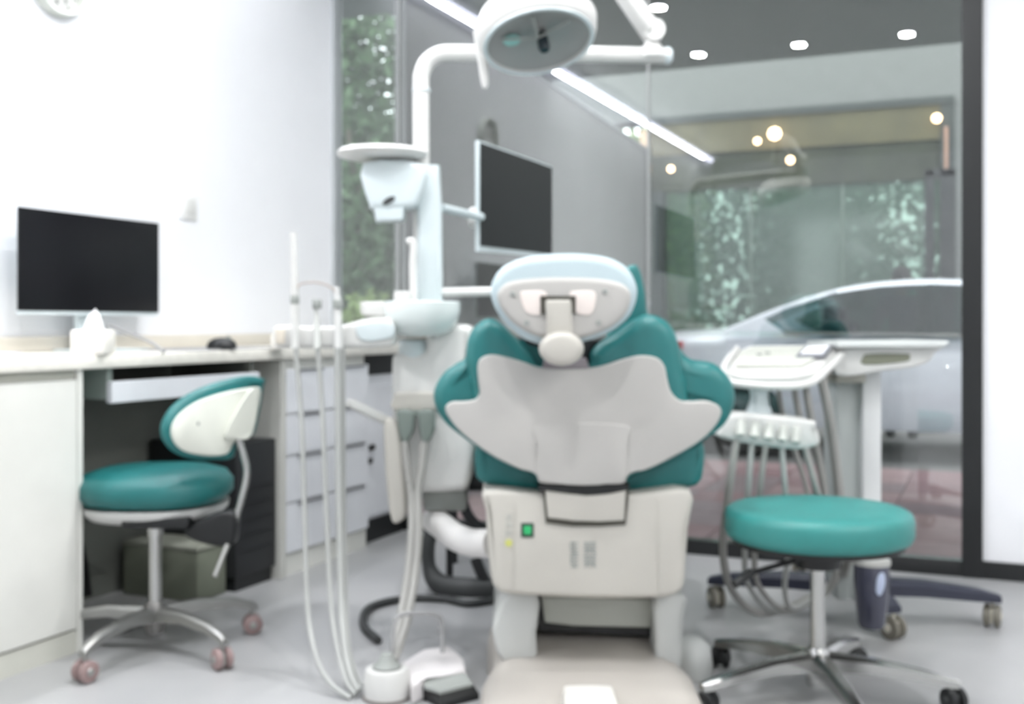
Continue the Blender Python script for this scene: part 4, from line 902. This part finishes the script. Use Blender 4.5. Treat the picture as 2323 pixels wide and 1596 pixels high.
hz = [([(671, 790, 2.70), (680, 900, 2.70), (686, 1000, 2.69), (692, 1200, 2.67), (698, 1380, 2.63), (715, 1480, 2.57), (748, 1548, 2.52), (795, 1583, 2.49)], .0062, 'left grey hose hanging in a long loop from the instrument arm'),
      ([(721, 790, 2.70), (729, 900, 2.70), (734, 1000, 2.69), (742, 1200, 2.67), (752, 1380, 2.63), (768, 1480, 2.57), (786, 1545, 2.52), (806, 1575, 2.50)], .0062, 'middle grey hose hanging from the instrument arm'),
      ([(766, 790, 2.70), (768, 950, 2.70), (770, 1150, 2.68), (774, 1350, 2.64), (782, 1460, 2.58), (796, 1530, 2.53), (814, 1566, 2.505)], .0088, 'right thicker grey hose hanging from the instrument arm'),
      ([(779, 790, 2.72), (780, 950, 2.72), (781, 1150, 2.70), (785, 1350, 2.66), (792, 1460, 2.60), (806, 1520, 2.55), (822, 1555, 2.52)], .0045, 'thin tube running beside the thicker right hose')]
for (pl, r, lb) in hz:
    b = B(); tube(b, catmull([C(*p) for p in pl], 6), r, 10); obj('hanging_hose', b, HOSE2, UNIT)

# foot control
fo = Vector(((873 - CX) / F * 2.47, 2.51, 0))
t = thing('foot_control', 'white foot control with round drum and black pedal on the floor', 'foot pedal', fo)
b = B(); lathe(b, [(0, .002), (.052, .002), (.053, .01), (.051, .058), (.047, .066), (.034, .068), (.034, .055), (0, .055)], fo, seg=40); obj('drum', b, WHITE, t, angle=50)
b = B(); lathe(b, [(0, .056), (.030, .056), (.032, .072), (.02, .082), (.012, .10), (0, .10)], fo, seg=28); obj('hose_socket', b, GREY, t)
b = B(); lathe(b, [(0, 0), (.056, 0), (.056, .006), (0, .006)], fo, seg=32); obj('rubber_foot', b, mat('brown_grey_rubber', (120, 114, 110), .7), t)
def fp(x, y, z): return FL(x, y, z)
b = B()
top = [fp(910, 1500, .05), fp(960, 1470, .055), fp(1020, 1462, .055), (fp(1052, 1490, .055)), fp(1058, 1520, .05), fp(965, 1535, .05), fp(935, 1558, .04)]
f = [b.verts.new(p) for p in top]; g = [b.verts.new(Vector((p.x, p.y, .004))) for p in top]
b.faces.new(f); b.faces.new(g)
for k in range(7): b.faces.new((f[k], f[(k + 1) % 7], g[(k + 1) % 7], g[k]))
bmesh.ops.bevel(b, geom=[e for e in b.edges if all(v.co.z > .02 for v in e.verts)], offset=.008, segments=3, profile=.5, affect='EDGES')
obj('pedal_housing', b, mat('pinkish_white_plastic', (226, 222, 222), .35, coat=.2), t, angle=50)
b = B(); q = [fp(966, 1537, .047), fp(1052, 1522, .047), fp(1072, 1550, .034), fp(1000, 1568, .034), fp(962, 1556, .036)]
f = [b.verts.new(p) for p in q]; g = [b.verts.new(Vector((p.x, p.y, p.z - .006))) for p in q]; b.faces.new(f); b.faces.new(g)
for k in range(5): b.faces.new((f[k], f[(k + 1) % 5], g[(k + 1) % 5], g[k]))
obj('pedal_plate', b, GREY, t, False)
b = B(); q = [fp(960, 1554, .034), fp(1000, 1567, .033), fp(1072, 1549, .033), fp(1087, 1572, .014), fp(1000, 1596, .012), fp(962, 1574, .014)]
f = [b.verts.new(p) for p in q]; g = [b.verts.new(Vector((p.x, p.y, .001))) for p in q]; b.faces.new(f); b.faces.new(g)
for k in range(6): b.faces.new((f[k], f[(k + 1) % 6], g[(k + 1) % 6], g[k]))
obj('pedal_tread', b, BLACK, t, False)
b = B(); tube(b, catmull([C(888, 1490, 2.53), C(893, 1420, 2.55), C(905, 1396, 2.56), C(950, 1390, 2.58), C(994, 1396, 2.60), C(1002, 1420, 2.60), C(1004, 1480, 2.58)], 5), .0055, 10); obj('carry_handle', b, mat('matt_grey_wire', (150, 150, 150), .5), t)
# black floor hose
b = B(); tube(b, catmull([FL(858, 1452, .012), FL(826, 1420, .012), FL(830, 1385, .012), FL(870, 1366, .012), FL(940, 1356, .012), FL(1010, 1358, .012), FL(1060, 1368, .012), FL(1110, 1362, .012), FL(1150, 1355, .012)], 6), .0115, 12); solo('floor_hose', b, DARK, 'thick dark hose looping on the floor beside the foot control', 'hose')

# black visitor chair behind the unit
vc = Vector(((1040 - CX) / F * 3.6, 3.7, 0))
t = thing('visitor_chair', 'black loop framed chair mostly hidden behind the dental chair', 'chair', vc)
b = B(); tube(b, catmull([C(1052, 920, 3.55), C(1062, 1000, 3.55), C(1050, 1110, 3.55), C(1058, 1160, 3.55), C(1090, 1196, 3.55), C(1160, 1215, 3.55)], 6), .018, 12); obj('side_frame', b, BLACK, t)
b = B(); tube(b, catmull([C(985, 1180, 3.5), C(972, 1235, 3.5), C(975, 1290, 3.5), C(1000, 1325, 3.48), C(1060, 1334, 3.45), C(1120, 1336, 3.45)], 6), [.022] * 12 + [.024, .026, .028, .030, .032, .033, .033] + [.034] * 12, 12); obj('base_loop', b, DARK, t)
b = B(); tube(b, [C(1078, 1265, 3.46), C(1092, 1300, 3.45), C(1112, 1340, 3.45)], .018, 12); obj('brace', b, BLACK, t)
b = B(); box(b, vc.x - .05, vc.x + .42, 3.6, 3.95, .30, .36, .02); obj('seat', b, BLACK, t)
b = B(); box(b, vc.x - .03, vc.x + .40, 3.95, 3.99, .34, .80, .018); obj('backrest', b, DARK, t)
for (x, y) in ((-.03, 3.62), (.40, 3.62), (-.03, 3.92), (.40, 3.92)):
    b = B(); rod(b, Vector((vc.x + x, y, 0.001)), Vector((vc.x + x, y, .31)), .012); obj('leg', b, BLACK, t)

# ------------------------------------------------------------------ doctor's cart, right (cam frame)
cc = Vector(((1950 - CX) / F * 3.08, 3.12, 0))
CART = t = thing('instrument_cart', 'white mobile dental instrument cart on navy wheeled feet behind the round stool', 'cart', cc)
b = B(); a0, a1 = C(1905, 1000, 3.0).x, C(1956, 1000, 3.0).x; box(b, a0, a1 + .01, 3.03, 3.16, .09, C(0, 838, 3.0).z, .008); obj('column', b, mat('grey_green_enamel', (176, 182, 180), .4), t)
b = B(); a0, a1 = C(1957, 1000, 3.0).x, C(2001, 1000, 3.0).x; box(b, a0, a1, 3.0, 3.14, .07, C(0, 838, 3.0).z, .008); obj('column_cover', b, mat('pale_cover_enamel', (214, 216, 216), .4), t)
legs = [Vector((cc.x + .375, 3.09, 0)), Vector((cc.x - .03, 3.62, 0)), Vector((cc.x - .36, 3.30, 0)), Vector((cc.x + .055, 2.97, 0))]
for i, e in enumerate(legs):
    dv = (e - cc).normalized(); sd = Vector((-dv.y, dv.x, 0)); Lg = (e - cc).length
    b = B(); prev = None
    for (f_, z, hw, hh) in [(.0, .115, .045, .022), (.5, .108, .036, .02), (.9, .092, .028, .016), (1.05, .082, .022, .010)]:
        rg = [b.verts.new(cc + dv * Lg * f_ + sd * q * hw + Vector((0, 0, z + e_ * hh))) for q, e_ in ((-1, -1), (-1, .4), (-.6, 1), (.6, 1), (1, .4), (1, -1))]
        if prev:
            for k in range(6): b.faces.new((prev[k], prev[(k + 1) % 6], rg[(k + 1) % 6], rg[k]))
        else: b.faces.new(rg)
        prev = rg
    b.faces.new(prev); obj('foot', b, NAVY, t, angle=30)
    caster(t, e, .032, mat('grey_brown_wheel', (120, 116, 106), .5), mat('cream_hub', (206, 202, 188), .5), math.radians(-30 + 20 * i), .015)
# right drawer box
b = B(); pad(b, px([(1900, 796), (1930, 786), (2128, 783), (2122, 800), (2108, 820), (2068, 834), (2000, 842), (1940, 852), (1898, 850), (1890, 820)], 2.92), .24, .008, .008, n=3); bx_ = obj('drawer_box', b, WHITE, t, angle=50)
b = B(); pad(b, px([(1900, 776), (2150, 772), (2154, 777), (2140, 787), (1900, 788)], 2.89), .30, .003, .003, smooth=False); obj('top_tray', b, mat('steel_tray_white', (204, 208, 206), .3), t, angle=40)
b = B(); pad(b, px([(1958, 810), (1975, 802), (2058, 802), (2064, 808), (2056, 820), (1962, 827)], 2.917), .01, .002, 0, n=3); obj('handle_slot', b, mat('olive_grey_slot', (126, 128, 112), .6), bx_, angle=50)
b = B(); pbox(b, 1896, 1965, 845, 868, 2.97, 3.12, .004); obj('mount_block', b, mat('brown_grey_plastic', (170, 168, 158), .5), t)
# tilted control head
def TP(x, y, d): return C(x, y, d)
def plate(poly, th, m, name, parent, bev=.006, n3=None):
    nrm = (poly[1] - poly[0]).cross(poly[2] - poly[0]).normalized()
    if nrm.z < 0: nrm = -nrm
    b = slab(poly, nrm, th)
    if bev: bmesh.ops.bevel(b, geom=b.edges[:], offset=bev, segments=3, profile=.5, affect='EDGES')
    return obj(name, b, m, parent, True, angle=45)
hp = [TP(1650, 845, 2.72), TP(1662, 800, 2.93), TP(1700, 783, 3.0), TP(1905, 780, 3.0), TP(1900, 800, 2.93), TP(1850, 842, 2.72), TP(1800, 852, 2.68), TP(1690, 853, 2.68)]
plate(hp, .028, WHITE, 'control_head', t, .006)
cp = [TP(1668, 832, 2.757), TP(1680, 800, 2.90), TP(1710, 789, 2.945), TP(1870, 787, 2.945), TP(1872, 800, 2.90), TP(1820, 832, 2.757)]
for v in cp: v.z += .004
ctl = plate(cp, .006, mat('grey_control_panel', (186, 188, 180), .5), 'control_panel', t, .001)
sp_ = [TP(1802, 818, 2.83), TP(1826, 792, 2.93), TP(1890, 789, 2.93), TP(1872, 814, 2.83)]
for v in sp_: v.z += .008
plate(sp_, .005, mat('grey_screen_bezel', (120, 122, 128), .4), 'screen_bezel', ctl, 0)
sp_ = [TP(1816, 810, 2.85), TP(1832, 794, 2.915), TP(1880, 791, 2.915), TP(1866, 809, 2.85)]
for v in sp_: v.z += .0105
plate(sp_, .003, mat('lit_touch_screen', (232, 234, 238), .3, emit=.25), 'touch_screen', ctl, 0)
b = B()
for (x, y) in ((1722, 806), (1742, 802), (1732, 814), (1752, 812), (1700, 810)): lathe(b, [(0, 0), (.006, 0), (.006, .003), (0, .003)], TP(x, y, 2.86) + Vector((0, 0, .002)), seg=10)
obj('button', b, mat('grey_button', (140, 146, 142), .5), ctl)
b = B(); tube(b, catmull([C(1672, 792, 2.96), C(1644, 830, 2.76), C(1652, 862, 2.66), C(1690, 872, 2.62), C(1780, 876, 2.62), C(1838, 868, 2.66), C(1880, 835, 2.78), C(1918, 796, 2.95), C(1932, 788, 3.0)], 6), .0095, 12); obj('grab_rail', b, WHITE, t, angle=60)
b = B(); pad(b, px([(1706, 868), (1748, 868), (1744, 905), (1752, 945), (1698, 945), (1708, 905)], 2.72), .04, .008, .008, n=3); obj('holder_stem', b, COOLW, t, angle=60)
b = B(); pad(b, px([(1650, 944), (1700, 938), (1840, 952), (1852, 968), (1862, 1000), (1848, 1014), (1812, 1020), (1740, 1014), (1650, 998), (1628, 984)], 2.68), .10, .012, .01, n=3); obj('instrument_holder', b, WHITE, t, angle=60)
b = B(); rod(b, C(1915, 840, 3.05), C(1800, 840, 2.9), .018); obj('head_bracket', b, OFFW, t)
b = B()
for i, (x, y) in enumerate([(1680, 966), (1712, 970), (1744, 974), (1776, 978), (1806, 982)]):
    p = C(x, y, 2.675); rod(b, p + Vector((.004, .008, .012)), p + Vector((-.002, -.004, -.022)), .011, .012, 12)
obj('holder_cradle', b, mat('grey_white_cradle', (200, 202, 196), .4), t)
hl_ = ['leftmost', 'second from the left', 'middle', 'fourth from the left', 'rightmost']
ends = [(1640, 1250, 1668, 1350, 1745, 1390), (1690, 1240, 1700, 1330, 1770, 1388), (1712, 1240, 1722, 1330, 1790, 1384), (1790, 1240, 1780, 1330, 1800, 1378), (1885, 1230, 1895, 1310, 1850, 1372)]
for i, (x, y) in enumerate([(1672, 985), (1706, 990), (1738, 994), (1772, 998), (1822, 1004)]):
    e = ends[i]; xm = x + (e[0] - x) * .5
    b = B(); tube(b, catmull([C(x, y, 2.69), C(xm, y + 110, 2.70), C(e[0], e[1], 2.78), C(e[2], e[3], 2.86), C(e[4], e[5], 2.92), C(1880, 1330, 3.02), C(1915, 1270, 3.04)], 6), .0075 if i != 0 else .010, 10)
    obj('instrument_hose', b, HOSE2 if i % 2 else HOSE, CART)
bh = [((1764, 868), (1778, 945), (1830, 1110)), ((1800, 868), (1815, 950), (1850, 1110)), ((1826, 868), (1842, 960), (1870, 1110)), ((1862, 850), (1884, 960), (1905, 1120))]
for i, (p, q, r) in enumerate(bh):
    b = B(); tube(b, catmull([C(*p, 2.86), C(*q, 2.86), C(*r, 2.90), C(r[0] + 18, 1250, 2.95), C(1915, 1300, 3.03)], 6), (.007, .009, .010, .0125)[i], 10)
    obj('supply_tube', b, HOSE, CART)
# water bottle on cart
wb = Vector(((1980 - CX) / F * 2.86, 2.87, 0)); z0 = C(0, 1424, 2.86).z; z1 = C(0, 1280, 2.86).z
t2 = thing('cart_canister', 'dark navy translucent canister hanging on the cart beside the stool', 'canister', (wb.x, wb.y, z0))
b = B(); lathe(b, [(0, 0), (.03, 0), (.036, .012), (.045, .11), (.046, z1 - z0), (0, z1 - z0)], (wb.x, wb.y, z0), seg=32); obj('jar', b, mat('smoked_navy_plastic', (66, 68, 84), .15, coat=.6), t2, angle=50)
b = B(); lathe(b, [(0, z1 - z0), (.048, z1 - z0), (.048, z1 - z0 + .012), (.02, z1 - z0 + .02), (0, z1 - z0 + .02)], (wb.x, wb.y, z0), seg=32); obj('cap', b, mat('grey_cap', (180, 180, 176), .4), t2)
b = B(); pad(b, [C(x, y, 2.822) for x, y in ((1992, 1306), (2006, 1300), (2008, 1326), (1998, 1350), (1988, 1342))], .004, .001, 0, n=3); obj('painted_highlight', b, mat('pale_blue_highlight', (180, 190, 214), .4), t2)  # pale pad drawn as the curved highlight on the jar
